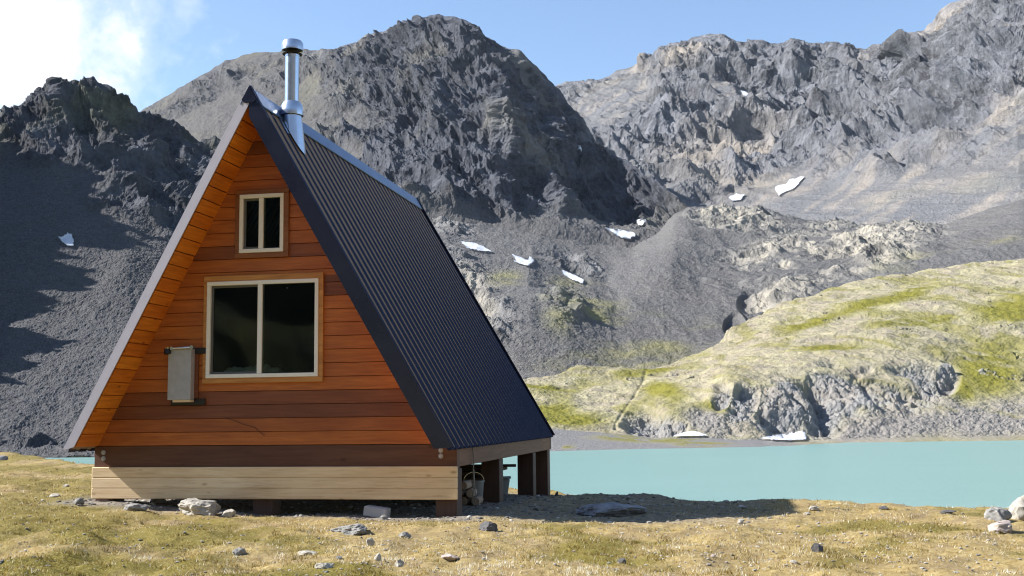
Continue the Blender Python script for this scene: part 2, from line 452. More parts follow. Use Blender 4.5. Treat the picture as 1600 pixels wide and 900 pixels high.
crag2 = ridged(np.stack([(0.8 * Pf[:, 0] + 0.6 * Pf[:, 2]) / 34, (0.6 * Pf[:, 0] - 0.8 * Pf[:, 2]) / 80, Pf[:, 1] / 70], -1) + 0.07 * low.reshape(-1)[:, None], 5, 131, 0.52).reshape(PX.shape) - 0.9
fine = fbm(Pf / 12, 4, 141, 0.7).reshape(PX.shape)
amp = (crag - 1.0) * (5 + 23 * rock) + crag2 * (0.9 + 15 * rock) + fine * (0.9 + 0.6 * rock)
crest = sstep(0, 70, np.abs(np.arange(P.shape[0]) - sum(rc(30, 190, 330))))[:, None] * 0.75 + 0.25
P = P + n * (amp * crest)[..., None]
warm = sstep(0.1, 0.7, fbm(Pf / 120, 4, 151).reshape(PX.shape)) * (1 - rock)
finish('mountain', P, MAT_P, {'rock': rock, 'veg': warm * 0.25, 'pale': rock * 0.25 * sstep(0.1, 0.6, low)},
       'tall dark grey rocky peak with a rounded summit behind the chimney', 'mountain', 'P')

# --- right mountain
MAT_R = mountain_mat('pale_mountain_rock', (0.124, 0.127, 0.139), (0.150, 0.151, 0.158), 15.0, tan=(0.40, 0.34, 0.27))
px = smooth_cols(800, 1790, int(960 * Q), 300, 2600, 70)
cv = [
    [(300, 470, 1300), (1000, 440, 1300), (1450, 440, 1050), (1600, 450, 900), (2600, 430, 900)],
    [(300, 340, 1750), (880, 300, 1750), (1000, 312, 1750), (1150, 322, 1720), (1210, 312, 1700), (1300, 300, 1650), (1400, 290, 1550), (1500, 285, 1450), (1600, 270, 1400), (2600, 200, 1400)],
    [(300, 250, 2500), (880, 205, 2500), (1000, 195, 2400), (1100, 195, 2350), (1200, 200, 2300), (1300, 190, 2250), (1400, 190, 2050), (1500, 180, 1850), (1600, 160, 1700), (2600, 60, 1700)],
    [(300, 220, 3100), (820, 165, 3100), (880, 138, 3050), (920, 128, 3000), (960, 114, 2980), (1000, 102, 2960), (1015, 92, 2950), (1040, 78, 2940), (1065, 66, 2930), (1100, 62, 2920), (1140, 58, 2900), (1180, 66, 2880), (1200, 63, 2860), (1215, 71, 2850), (1255, 70, 2830),
     (1290, 78, 2800), (1315, 72, 2790), (1335, 80, 2780), (1360, 89, 2770), (1385, 76, 2740), (1405, 74, 2720), (1425, 80, 2700), (1432, 50, 2660), (1465, 47, 2620), (1478, 38, 2590), (1495, 20, 2550), (1515, 4, 2500), (1545, 1, 2460), (1600, -10, 2400), (1700, -50, 2350), (2600, -100, 2300)],
    [(300, 350, 3700), (1200, 200, 3600), (1600, 200, 3200), (2600, 150, 3000)],
]
P = terrain(cv, px, rc(60, 170, 230, 40), 3, 13)
PX, PY = proj(P.reshape(-1, 3)); PX = PX.reshape(P.shape[:2]); PY = PY.reshape(P.shape[:2])
Pf = P.reshape(-1, 3); n = normals(P)
low = fbm(Pf / 260, 4, 211).reshape(PX.shape)
rock = sstep(45, -35, PY - np.interp(PX, [880, 1000, 1150, 1250, 1330, 1450, 1600], [285, 318, 318, 255, 222, 212, 165]) + low * 70)
rock *= 1 - 0.75 * blobs(PX, PY, [(960, 165, 70, 40, -25), (1150, 150, 45, 22, 20)])
rock *= (1 - 0.8 * blobs(PX, PY, SNOW_B))
rib = np.stack([(0.6 * Pf[:, 0] + 0.8 * Pf[:, 2]) / 170, (0.8 * Pf[:, 0] - 0.6 * Pf[:, 2]) / 430, Pf[:, 1] / 400], -1)
crag = ridged(rib + 0.12 * low.reshape(-1)[:, None], 5, 221, 0.48).reshape(PX.shape)
crag2 = ridged(np.stack([(0.6 * Pf[:, 0] + 0.8 * Pf[:, 2]) / 62, (0.8 * Pf[:, 0] - 0.6 * Pf[:, 2]) / 140, Pf[:, 1] / 130], -1) + 0.07 * low.reshape(-1)[:, None], 5, 231, 0.52).reshape(PX.shape) - 0.9
gul = ridged(np.stack([Pf[:, 0] / 60 + Pf[:, 1] / 160, Pf[:, 1] / 500, Pf[:, 2] / 500], -1), 4, 235, 0.5).reshape(PX.shape)
fine = fbm(Pf / 16, 4, 241, 0.7).reshape(PX.shape)
crest = sstep(0, 60, np.abs(np.arange(P.shape[0]) - sum(rc(60, 170, 230))))[:, None] * 0.7 + 0.3
amp = (crag - 1.0) * (4 + 54 * rock) + crag2 * (0.6 + 26 * rock) + (gul - 0.9) * 3 * (1 - rock) + fine * (0.6 + 1.6 * rock)
P = P + n * (amp * crest)[..., None]
pale = np.clip(sstep(0.0, 0.5, low + 0.1) * blobs(PX, PY, [(1350, 250, 170, 60, -15), (1500, 220, 120, 60, -20), (1180, 250, 120, 50, 0), (1050, 95, 70, 18, -10), (1500, 90, 90, 70, -30), (1440, 190, 150, 90, -10)], 0.6) * 0.85, 0, 1)
st = fbm(np.stack([(0.55 * Pf[:, 0] - 0.83 * Pf[:, 2]) / 22, (0.83 * Pf[:, 0] + 0.55 * Pf[:, 2]) / 420, Pf[:, 1] / 300], -1), 4, 251, 0.6).reshape(PX.shape)
pale = np.maximum(pale, 0.55 * sstep(-0.1, 0.6, st) * (1 - rock))
finish('mountain', P, MAT_R, {'rock': rock, 'veg': sstep(0.2, 0.6, low) * (1 - rock) * 0.05, 'pale': pale},
       'distant pale grey mountain wall with jagged skyline above the lake', 'mountain', 'R')

# --- moraine between the peaks and the lake
MAT_M = mountain_mat('moraine_rubble', (0.142, 0.140, 0.140), (0.128, 0.124, 0.122), 6.0, green=(0.27, 0.25, 0.10), tan=(0.40, 0.36, 0.29))
px = smooth_cols(560, 1700, int(1030 * Q), -400, 2400, 60)
cv = [
    [(-400, 660, 500), (815, 625, 500), (1000, 610, 540), (1150, 590, 600), (1300, 560, 640), (1600, 520, 640), (2400, 500, 640)],
    [(-400, 630, 560), (815, 588, 600), (930, 580, 620), (1000, 572, 640), (1080, 560, 660), (1150, 520, 700), (1300, 485, 760), (1600, 450, 800), (2400, 420, 800)],
    [(-400, 540, 760), (560, 500, 760), (700, 500, 740), (770, 478, 735), (830, 462, 745), (870, 464, 748), (900, 476, 750), (960, 500, 760), (1040, 490, 780), (1130, 480, 800), (1200, 450, 850), (1300, 430, 880), (1480, 405, 880), (1600, 380, 880), (2400, 360, 880)],
    [(-400, 460, 950), (560, 400, 960), (700, 400, 930), (760, 425, 900), (830, 435, 880), (890, 450, 900), (950, 445, 930), (1000, 427, 925), (1050, 415, 935), (1090, 420, 950), (1150, 410, 980), (1250, 385, 1000), (1400, 365, 1000), (1480, 375, 980), (1600, 340, 980), (2400, 300, 980)],
    [(-400, 420, 1250), (560, 330, 1250), (640, 330, 1240), (700, 340, 1230), (850, 360, 1220), (940, 381, 1210), (990, 387, 1190), (1030, 360, 1190), (1055, 330, 1195), (1080, 318, 1200), (1110, 319, 1200), (1170, 325, 1200), (1200, 330, 1230), (1300, 348, 1250), (1420, 352, 1250), (1480, 350, 1230), (1600, 310, 1200), (2400, 240, 1200)],
    [(-400, 520, 1500), (850, 430, 1500), (1000, 460, 1500), (1200, 430, 1500), (1600, 400, 1500), (2400, 330, 1500)],
]
P = terrain(cv, px, rc(40, 150, 130, 150, 30), 41, 21)
PX, PY = proj(P.reshape(-1, 3)); PX = PX.reshape(P.shape[:2]); PY = PY.reshape(P.shape[:2])
Pf = P.reshape(-1, 3); n = normals(P)
low = fbm(Pf / 70, 4, 311).reshape(PX.shape)
rock = blobs(PX, PY, [(700, 450, 60, 60, 50), (760, 500, 60, 40, 60), (860, 352, 60, 10, 12), (900, 415, 50, 16, 20), (1150, 340, 90, 22, 8), (1280, 400, 170, 38, -8), (1360, 360, 110, 16, 0), (1240, 450, 90, 22, -28), (880, 470, 40, 20, 30),
                        (690, 350, 60, 14, 20), (1080, 310, 45, 16, 10)], 0.45)
rock = np.clip(rock * sstep(-0.5, 0.35, low + 0.15 + 0.5 * fbm(Pf / 18, 3, 313).reshape(PX.shape)), 0, 1) * (1 - 0.9 * blobs(PX, PY, SNOW_B))
crag = ridged(Pf / 75, 4, 321, 0.42).reshape(PX.shape)
crag2 = ridged(np.stack([(0.7 * Pf[:, 0] + 0.7 * Pf[:, 2]) / 17, (0.7 * Pf[:, 0] - 0.7 * Pf[:, 2]) / 42, Pf[:, 1] / 34], -1), 5, 331, 0.52).reshape(PX.shape) - 0.9
gul = ridged(np.stack([Pf[:, 0] / 34, Pf[:, 1] / 170, Pf[:, 2] / 200], -1), 4, 335, 0.5).reshape(PX.shape)
fine = fbm(Pf / 7, 4, 341, 0.75).reshape(PX.shape)
amp = (crag - 1.0) * (1.8 + 6 * rock) + crag2 * (0.1 + 5.5 * rock) + (gul - 0.9) * 1.3 * (1 - rock) + fine * (0.55 + 0.2 * rock)
P = P + n * amp[..., None]
ch = blobs(PX, PY, [(1182, 478, 24, 26, -50), (1150, 508, 18, 14, -30)], 0.3)          # the stream's gorge
P = P + np.array([0, 1, -0.25]) * (ch * 9)[..., None]
veg = np.clip(blobs(PX, PY, [(960, 500, 90, 34, 20), (1060, 540, 90, 26, -10), (790, 440, 24, 20, 0), (880, 480, 30, 40, 0), (1480, 395, 100, 14, -12), (1000, 560, 120, 20, -5)], 0.7) * sstep(-0.3, 0.5, low), 0, 1) * 0.8
pale = np.clip(blobs(PX, PY, [(1300, 385, 190, 50, -4), (1230, 455, 100, 26, -28), (1120, 335, 80, 20, 10), (720, 470, 50, 50, 60)], 0.5), 0, 1) * 0.9
finish('moraine', P, MAT_M, {'rock': rock, 'veg': veg, 'pale': pale * rock},
       'grey moraine mounds and pale bedrock ledges between the peaks and the green hill', 'moraine', 'M')

# --- green hill and cliffs beyond the lake
k = N('hill_turf'); v = k.co()
n1 = k.noise(v, 0.06, 8, 0.62, 0.8); n2 = k.noise(v, 0.5, 6, 0.68); n3 = k.noise(v, 1.7, 4, 0.7); n0 = k.noise(k.co((1, 0.35, 1.6)), 0.035, 5, 0.6, 1.2)
dry = k.mix(k.ramp(n2, [(0.3, 0.0), (0.7, 1.0)]), (0.24, 0.215, 0.130), (0.39, 0.35, 0.225))
dry = k.mix(k.ramp(n1, [(0.42, 0.0), (0.62, 0.85)]), dry, (0.275, 0.235, 0.18))
grn = k.mix(n3, (0.11, 0.108, 0.018), (0.24, 0.215, 0.045))
c = k.mix(k.math('MULTIPLY', k.ramp(n0, [(0.49, 0.0), (0.61, 1.0)]), 0.62), dry, grn)
c = k.mix(k.attr('veg'), c, grn)
rk = k.mix(k.ramp(n2, [(0.3, 0.0), (0.7, 1.0)]), (0.145, 0.144, 0.146), (0.295, 0.288, 0.276))
rk = k.mix(k.math('MULTIPLY', k.ramp(n1, [(0.45, 0.0), (0.65, 1.0)]), 0.5), rk, (0.30, 0.25, 0.19))
sc = k.mix(k.ramp(n3, [(0.35, 0.0), (0.7, 1.0)]), (0.15, 0.138, 0.126), (0.31, 0.285, 0.255))
c = k.mix(k.attr('rock'), c, rk); c = k.mix(k.attr('scree'), c, sc)
c = k.mix(k.math('MULTIPLY', k.ramp(n3, [(0.63, 0.0), (0.70, 0.75)]), k.ramp(n1, [(0.40, 0.2), (0.60, 1.0)])), c, (0.11, 0.10, 0.085))
gv = k.mix(k.ramp(n3, [(0.3, 0.0), (0.7, 1.0)]), (0.115, 0.112, 0.112), (0.235, 0.226, 0.22))
c = k.mix(k.attr('beach'), c, gv)
k.set(Base_Color=c, Roughness=0.95, Specular_IOR_Level=0.1, Normal=k.bump(k.math('ADD', n2, k.math('MULTIPLY', n3, 0.5)), 0.8, 0.8))
MAT_H = k.m
px = smooth_cols(780, 1680, int(930 * Q), 300, 2500, 60)
cv = [
    [(300, 716, 300), (865, 714, 310), (1000, 710, 324), (1200, 706, 335), (1310, 701, 365), (1600, 697, 370), (2500, 690, 375)],
    [(300, 708, 322), (865, 704, 330), (1000, 700, 344), (1200, 696.5, 352), (1310, 691, 388), (1600, 687, 394), (2500, 680, 400)],
    [(300, 680, 380), (760, 670, 380), (830, 667, 384), (900, 672, 386), (960, 677, 388), (1010, 680, 390), (1060, 682, 388), (1150, 688, 384), (1250, 687, 394), (1330, 685, 400), (1600, 680, 404), (2500, 672, 408)],
    [(300, 640, 420), (760, 635, 420), (850, 640, 410), (950, 655, 406), (1000, 652, 406), (1040, 640, 408), (1090, 628, 414), (1130, 602, 420), (1200, 598, 432), (1260, 583, 448), (1330, 572, 460), (1400, 570, 468), (1460, 573, 472), (1490, 580, 474), (1540, 586, 474), (1600, 590, 474), (2500, 580, 480)],
    [(300, 620, 460), (760, 606, 470), (830, 600, 478), (900, 598, 490), (1000, 592, 500), (1100, 568, 520), (1150, 552, 530), (1200, 530, 545), (1330, 500, 570), (1480, 480, 590), (1600, 470, 600), (2500, 440, 600)],
    [(300, 612, 480), (760, 600, 490), (815, 592, 500), (860, 584, 510), (900, 577, 520), (1000, 571, 545), (1060, 560, 570), (1100, 547, 590), (1135, 518, 620), (1170, 497, 650), (1200, 482, 670), (1260, 460, 700), (1330, 441, 730), (1400, 428, 750), (1480, 416, 770), (1540, 408, 780), (1600, 401, 785), (1800, 380, 800), (2500, 330, 800)],
    [(300, 660, 640), (900, 630, 640), (1135, 580, 720), (1330, 500, 860), (1600, 450, 900), (2500, 400, 900)],
]
P = terrain(cv, px, rc(25, 45, 130, 130, 150, 30), 9, 9)
PX, PY = proj(P.reshape(-1, 3)); PX = PX.reshape(P.shape[:2]); PY = PY.reshape(P.shape[:2])
Pf = P.reshape(-1, 3); n = normals(P)
low = fbm(Pf / 30, 4, 411).reshape(PX.shape); mid = fbm(Pf / 9, 4, 415, 0.6).reshape(PX.shape)
rock = blobs(PX, PY, [(1225, 640, 40, 55, 25), (1290, 625, 40, 55, 15), (1345, 612, 45, 42, 0), (1420, 605, 55, 35, 0), (1020, 662, 42, 20, 5), (1165, 625, 22, 26, 30), (1158, 655, 24, 20, 60), (1480, 590, 18, 22, 0), (1210, 668, 40, 18, 0),
                        (1130, 618, 14, 18, 30), (1060, 665, 14, 8, 0)], 0.4)
rock = np.clip(rock * sstep(-0.75, -0.1, low + 0.3 * mid + 0.1), 0, 1)
rock = np.maximum(rock, 0.8 * sstep(0.55, 0.8, low * 0.6 + mid * 0.6) * (PY < 600))
scree = np.clip(blobs(PX, PY, [(1400, 660, 140, 30, -3), (1560, 655, 110, 30, -5), (1470, 640, 80, 26, 20), (1110, 662, 50, 22, 20), (1320, 675, 60, 14, 0)], 0.5) * sstep(-0.6, 0.25, low + 0.35 + 0.3 * mid), 0, 1) * (1 - rock)
rowc = np.cumsum([0] + rc(25, 45, 130, 130, 150, 30))
ri = np.arange(P.shape[0])[:, None] * np.ones((1, P.shape[1]))
beach = sstep(rowc[2] + 4, rowc[2] - 4, ri + low * 5) * sstep(1300, 1180, PX + low * 60)
veg = np.clip(blobs(PX, PY, [(1545, 575, 60, 45, 10), (1500, 610, 30, 30, 0), (1580, 480, 60, 20, -10), (1300, 541, 55, 6, -4), (1100, 640, 50, 14, -10), (1035, 612, 34, 12, 10), (890, 655, 60, 12, 3), (850, 605, 50, 5, 3), (1570, 500, 50, 8, -10),
                               (1270, 502, 60, 8, -20), (1380, 470, 100, 8, -15), (1430, 500, 80, 6, -8), (860, 640, 40, 14, 0), (1010, 580, 50, 6, -8)], 0.55) * sstep(-0.6, 0.2, low + 0.25 + 0.4 * mid), 0, 1) * (1 - rock)
veg = np.maximum(veg, beach * blobs(PX, PY, [(1010, 686, 90, 6, 2), (885, 697, 16, 4, 0), (1100, 694, 50, 4, 0)], 0.4) * sstep(-0.5, 0.1, mid))
beach = np.clip(beach - 0.8 * veg, 0, 1)
crag = lumpy(np.stack([Pf[:, 0] / 24 + Pf[:, 2] / 60, Pf[:, 1] / 40, Pf[:, 2] / 60], -1), 6, 421, 0.5).reshape(PX.shape)
ter = fbm(np.stack([Pf[:, 0] / 46, Pf[:, 1] / 34, Pf[:, 2] / 12], -1), 4, 431, 0.5).reshape(PX.shape)
above = sstep(rowc[3] - 25, rowc[3] + 30, ri)
amp = (crag - 0.25) * (0.3 + 5.6 * rock) + ter * (0.3 + 1.9 * above) + mid * (0.2 + 0.55 * (1 - beach)) + fbm(Pf / 2.5, 3, 441, 0.7).reshape(PX.shape) * (0.12 + 0.3 * scree + 0.45 * rock)
amp *= np.where(ri < rowc[2], 0.25, 1.0)
P = P + n * amp[..., None]
gl = np.exp(-((PX - np.interp(PY, [560, 590, 620, 660], [1016, 1006, 990, 962])) / 3.0) ** 2) * ((PY > 578) & (PY < 672))        # small stream gully
P[..., 2] -= gl * 0.5
finish('hill', P, MAT_H, {'rock': rock, 'scree': scree, 'beach': beach, 'veg': veg},
       'green and straw coloured hill with grey cliffs and a gravel beach across the lake', 'hill', 'H')

# ------------------------------------------------------------------ near ground
CTRL = [(0, 900, 9.2), (300, 900, 9.2), (800, 900, 9.0), (1600, 900, 8.8), (0, 840, 11.5), (150, 785, 14.9), (0, 780, 15), (0, 740, 20), (0, 705, 30.5),
        (60, 712, 28.5), (100, 717, 27), (147, 727, 24), (120, 745, 20), (430, 806, 14.6), (565, 808, 14.3), (700, 809, 14.15), (852, 774, 21), (865, 776, 22), (1050, 785, 17.6), (1280, 787, 15.4), (1150, 804, 14.3), (1280, 794, 14.4),
        (1400, 796, 14.9), (1540, 799, 14.6), (1000, 811, 14.3), (780, 784, 16.9), (290, 797, 14.6), (-300, 760, 16), (-300, 690, 34), (1900, 800, 15.5)]
CT = np.array([at(np.float64(a), np.float64(b), np.float64(c)) for a, b, c in CTRL] + [(0, 2, 0.0), (-5, 2, 0.03), (5, 2, 0.0), (-3.5, 19, 0.22), (-2.5, 22, 0.10), (-5, 23, 0.3), (0, -10, 0), (-15, -5, 0.1), (15, -5, 0)])
EDX = (np.array([-1600, -400, 0, 100, 147, 300, 600, 865, 1050, 1280, 1400, 1540, 1700, 2400]) - 800) / F
EDY = np.array([60, 42, 31, 26.5, 23.8, 24, 24, 22.6, 18.0, 15.7, 15.2, 14.9, 14.8, 14])


def ground_base(x, y):
    x = np.asarray(x, float); y = np.asarray(y, float)
    d = np.sqrt((x[..., None] - CT[:, 0]) ** 2 + (y[..., None] - CT[:, 1]) ** 2) + 0.5
    w = 1 / d ** 3.2
    z = (w * CT[:, 2]).sum(-1) / w.sum(-1)
    e = np.interp(x / np.maximum(y, 3), EDX, EDY)
    t = np.maximum(0, y - e); z = z - np.where(t < 1, 0.22 * t * t, 0.22 + 0.44 * (t - 1))
    back = np.maximum(0, -y - 120) + np.maximum(0, np.abs(x) - 90); z = z - 0.12 * back
    return np.maximum(z, LAKE - 5)


# strip of trodden gravel round the cabin
yawc, yaws = math.cos(YAW), math.sin(YAW)
W = 4.88
CF = np.array([-5.487 + W / 2 * yawc, 15.1199 - W / 2 * yaws])     # middle of the cabin's front wall
def to_local(x, y):
    dx_, dy_ = x - CF[0], y - CF[1]
    return dx_ * yawc - dy_ * yaws, dx_ * yaws + dy_ * yawc
def to_world(x, y, z=0.0):
    return np.array([CF[0] + x * yawc + y * yaws, CF[1] - x * yaws + y * yawc, z])


def gravel_mask(x, y):
    u, w = to_local(x, y)
    a = np.maximum(np.abs(u) - 2.5, 0); b = np.maximum(np.maximum(-0.25 - w, w - 7.6), 0)
    m = sstep(0.55, 0.0, np.sqrt(a * a + b * b))
    a2 = np.maximum(np.maximum(2.4 - u, u - 5.6), 0); b2 = np.maximum(np.maximum(0.3 - w, w - 6.5), 0)
    return np.maximum(m, sstep(1.2, 0.0, np.sqrt(a2 * a2 + b2 * b2)) * 0.6)


def flat3(x, y, s): return np.stack([x.ravel() / s, y.ravel() / s, np.zeros(x.size)], -1)


def ground_full(x, y):
    g = gravel_mask(x, y); sh_ = np.shape(x)
    near = np.clip((60 - np.hypot(x, y - 12)) / 20, 0, 1)
    hum = fbm(flat3(x, y, 0.9), 5, 511, 0.6).reshape(sh_); fi = fbm(flat3(x, y, 0.16), 3, 521, 0.6).reshape(sh_)
    leftg = sstep(-1.0, -4.5, x) * sstep(14, 11, y)
    return ground_base(x, y) + near * ((0.055 + 0.055 * leftg) * hum * (1 - 0.75 * g) + 0.013 * fi)


xs = np.concatenate([-np.geomspace(4200, 13.2, 40), np.arange(-13, 13.01, 0.055), np.geomspace(13.2, 4200, 40)])
ys = np.concatenate([-np.geomspace(1500, 4, 30), np.arange(-3.5, 6, 0.4), np.arange(6.2, 24, 0.055), np.arange(24.2, 36, 0.25), np.geomspace(37, 4300, 40)])
GX, GY = np.meshgrid(xs, ys)
GZ = ground_full(GX, GY)
GP = np.stack([GX, GY, GZ], -1)
pat = fbm(flat3(GX, GY, 1.6), 4, 531, 0.55).reshape(GX.shape)
green = sstep(-0.1, 0.45, pat + 0.55 * sstep(0, -5, GX) - 0.12) * (1 - 0.3 * sstep(8, 16, GY))
k = N('tundra_soil'); v = k.co()
a1 = k.noise(v, 2.2, 6, 0.6, 0.5); a2 = k.noise(v, 14, 5, 0.65); a3 = k.noise(v, 60, 4, 0.7); a4 = k.vor(v, 26)
straw = k.mix(k.ramp(a2, [(0.3, 0.0), (0.7, 1.0)]), (0.19, 0.125, 0.04), (0.40, 0.31, 0.14))
straw = k.mix(k.ramp(a1, [(0.45, 0.0), (0.68, 0.8)]), straw, (0.20, 0.145, 0.085))
moss = k.mix(k.ramp(a3, [(0.3, 0.0), (0.7, 1.0)]), (0.08, 0.062, 0.013), (0.22, 0.18, 0.035))
c = k.mix(k.attr('green'), straw, moss)
c = k.mix(k.ramp(a3, [(0.56, 0.0), (0.70, 0.55)]), c, (0.52, 0.46, 0.33))
gr = k.mix(k.ramp(a2, [(0.35, 0.0), (0.7, 1.0)]), (0.13, 0.11, 0.085), (0.30, 0.26, 0.21))
gr = k.mix(k.ramp(a4, [(0.16, 0.75), (0.30, 0.0)]), gr, (0.34, 0.32, 0.29))
c = k.mix(k.attr('gravel'), c, gr)
k.set(Base_Color=c, Roughness=0.95, Specular_IOR_Level=0.1, Normal=k.bump(k.math('ADD', a2, k.math('MULTIPLY', a3, 0.5)), 0.8, 0.03))
ground = grid_mesh('ground', GP, k.m, {'green': green, 'gravel': gravel_mask(GX, GY) * sstep(-0.6, 0.2, pat + 0.5)}, True)
tag(ground, 'flat tundra ground of dry grass, moss and gravel under and before the cabin', 'ground', kind='structure')


def ground_hit(px, py):
    d = ray(np.float64(px), np.float64(py)); ysamp = np.arange(5, 60, 0.02)
    p = CAM + d * ysamp[:, None]; g = ground_full(p[:, 0], p[:, 1])
    i = np.argmax(p[:, 2] <= g)
    return np.array([p[i, 0], p[i, 1], g[i]])


# --- lake
k = N('glacial_water'); v = k.co((1, 2.2, 1))
w1 = k.noise(v, 0.9, 4, 0.6); w2 = k.noise(v, 0.02, 4, 0.6, 0.6); w3 = k.noise(k.co((0.25, 2.0, 1)), 0.12, 4, 0.6)
c = k.mix(w2, (0.132, 0.242, 0.222), (0.165, 0.280, 0.260)); c = k.mix(k.math('MULTIPLY', w3, 0.5), c, (0.215, 0.320, 0.30))
k.set(Base_Color=c, Roughness=0.32, IOR=1.33, Specular_IOR_Level=0.35, Normal=k.bump(w1, 0.7, 0.2)); MAT_W = k.m
lx = np.concatenate([np.linspace(-1500, -300, 8), np.linspace(-280, 280, 60), np.linspace(300, 1500, 8)]); ly = np.linspace(-400, 640, 90)
LX, LY = np.meshgrid(lx, ly)
water = grid_mesh('water', np.stack([LX, LY, np.full_like(LX, LAKE)], -1), MAT_W, None, True)
tag(water, 'milky turquoise glacial lake behind the cabin', 'lake', kind='structure')

# ------------------------------------------------------------------ the cabin
def on_front(px, py, c=0.0):
    """cabin coordinates (x, z) of the point of the vertical plane y = c seen at a photo pixel"""
    d = ray(np.float64(px), np.float64(py)); nrm = np.array([yaws, yawc])
    o = np.array([CAM[0] - CF[0], CAM[1] - CF[1]])
    t = (c - o @ nrm) / (d[:2] @ nrm); p = CAM + d * t
    return to_local(p[0], p[1])[0], p[2]


def on_side(px, py, c=W / 2):
    """cabin coordinates (y, z) of the point of the vertical plane x = c"""
    d = ray(np.float64(px), np.float64(py)); nrm = np.array([yawc, -yaws])
    o = np.array([CAM[0] - CF[0], CAM[1] - CF[1]])
    t = (c - o @ nrm) / (d[:2] @ nrm); p = CAM + d * t
    return to_local(p[0], p[1])[1], p[2]


def gz(x, y):
    p = to_world(x, y); return float(ground_full(p[0], p[1]))


CEDAR = wood('cedar_siding', [(0.0, (0.115, 0.040, 0.024)), (0.25, (0.25, 0.080, 0.028)), (0.5, (0.50, 0.148, 0.026)), (0.8, (0.60, 0.195, 0.030)), (1.0, (0.66, 0.255, 0.045))], 'x', 1.0, 0.55, False)
SOFFIT = wood('soffit_boards', [(0.0, (0.74, 0.22, 0.018)), (1.0, (0.86, 0.31, 0.025))], 'y', 1.0, 0.55)  # lighter than the siding: ground bounce is put into the wood colour
PINE = wood('fresh_pine', [(0.0, (0.80, 0.62, 0.38)), (1.0, (0.86, 0.70, 0.46))], 'x', 0.8, 0.65, True, (0.9, 0.83, 0.74))
TRIM = wood('pine_trim', [(0.0, (0.60, 0.28, 0.07)), (1.0, (0.68, 0.34, 0.10))], 'x', 1.0, 0.55)
TRIMD = wood('cedar_trim', [(0.0, (0.28, 0.105, 0.035)), (1.0, (0.34, 0.135, 0.045))], 'x', 1.0, 0.55)
BEAMW = wood('beam_timber', [(0.0, (0.120, 0.048, 0.026)), (1.0, (0.165, 0.070, 0.036))], 'x', 0.8, 0.65)
BEAMY = wood('side_beam_timber', [(0.0, (0.17, 0.068, 0.028)), (1.0, (0.24, 0.10, 0.042))], 'y', 0.8, 0.65)
POSTW = wood('post_timber', [(0.0, (0.085, 0.046, 0.032)), (1.0, (0.12, 0.064, 0.044))], 'z', 0.9, 0.7)
k = N('dark_roof_metal'); g = k.noise(k.co(), 2.5, 4, 0.6)
df = k.n('ShaderNodeBsdfDiffuse'); k.put(df.inputs[0], k.mix(g, (0.006, 0.007, 0.015), (0.009, 0.010, 0.020)))
go = k.n('ShaderNodeBsdfGlossy'); k.put(go.inputs[0], k.mix(g, (0.033, 0.037, 0.054), (0.048, 0.053, 0.072))); k.put(go.inputs['Roughness'], k.math('ADD', k.math('MULTIPLY', g, 0.12), 0.22))
ad = k.n('ShaderNodeAddShader'); k.put(ad.inputs[0], df.outputs[0]); k.put(ad.inputs[1], go.outputs[0]); k.put(k.out.inputs[0], ad.outputs[0]); ROOFM = k.m
CAPM = plain('ridge_cap_metal', (0.045, 0.085, 0.19), 0.30, 0.5, 0.1, 5)
PALEM = plain('pale_edge_metal', (0.45, 0.43, 0.50), 0.45, 0.0, 0.08, 6)  # pale grey metal, front left trim only
STEEL = plain('galvanised_steel', (0.62, 0.66, 0.72), 0.22, 0.95, 0.10, 14)
STEELD = plain('weathered_steel', (0.40, 0.40, 0.42), 0.5, 0.15, 0.28, 10)
BLACK = plain('black_iron', (0.012, 0.012, 0.014), 0.45, 0.0, 0.2, 12)
DARKST = plain('near_black_steel', (0.02, 0.018, 0.016), 0.6, 0.3, 0.2, 12)  # near-black colour for the neck and underside of the rain cap
BRASS = plain('brass', (0.55, 0.42, 0.16), 0.3, 0.9, 0.1, 12)
VINYL = plain('almond_vinyl', (0.82, 0.80, 0.74), 0.4, 0.0, 0.05, 6)
SASHD = plain('dark_grey_sash', (0.10, 0.10, 0.095), 0.5, 0.0, 0.1, 10)  # dark grey colour of the sliding sash frame
k = N('window_glass')
tr = k.n('ShaderNodeBsdfTransparent'); tr.inputs[0].default_value = (0.62, 0.68, 0.64, 1)
gl = k.n('ShaderNodeBsdfGlossy'); gl.inputs['Roughness'].default_value = 0.03; gl.inputs[0].default_value = (0.9, 0.95, 0.95, 1)
fr = k.n('ShaderNodeFresnel'); fr.inputs[0].default_value = 1.5
ms = k.n('ShaderNodeMixShader'); k.put(ms.inputs[0], fr.outputs[0]); k.put(ms.inputs[1], tr.outputs[0]); k.put(ms.inputs[2], gl.outputs[0])
k.put(k.out.inputs[0], ms.outputs[0]); GLASS = k.m

cabin = empty('cabin', (CF[0], CF[1], 0.0), -YAW)
tag(cabin, 'orange cedar A-frame cabin on posts with a steep dark metal roof', 'cabin')
Z0 = 0.973; HB = 0.699; HS = 0.295; AX = -0.092; ZA = 5.441; EX = W / 2 + 0.049; ZE = 0.952; O = 0.578; LR = 7.18

# roof geometry in the (x, z) plane
def slope_dir(s):
    foot = np.array([s * EX, ZE]); apex = np.array([AX, ZA]); d = apex - foot; L = np.linalg.norm(d); d = d / L
    nrm = np.array([d[1], -d[0]]) * (1 if s > 0 else -1)             # outward normal
    if nrm[1] < 0: nrm = -nrm
    return foot, apex, d, nrm, L
TH = 0.078
def inner_line_x(s, z):
    """x of the roof's inner face at height z"""
    foot, apex, d, nrm, L = slope_dir(s); p = foot - nrm * TH; t = (z - p[1]) / d[1]; return p[0] + d[0] * t
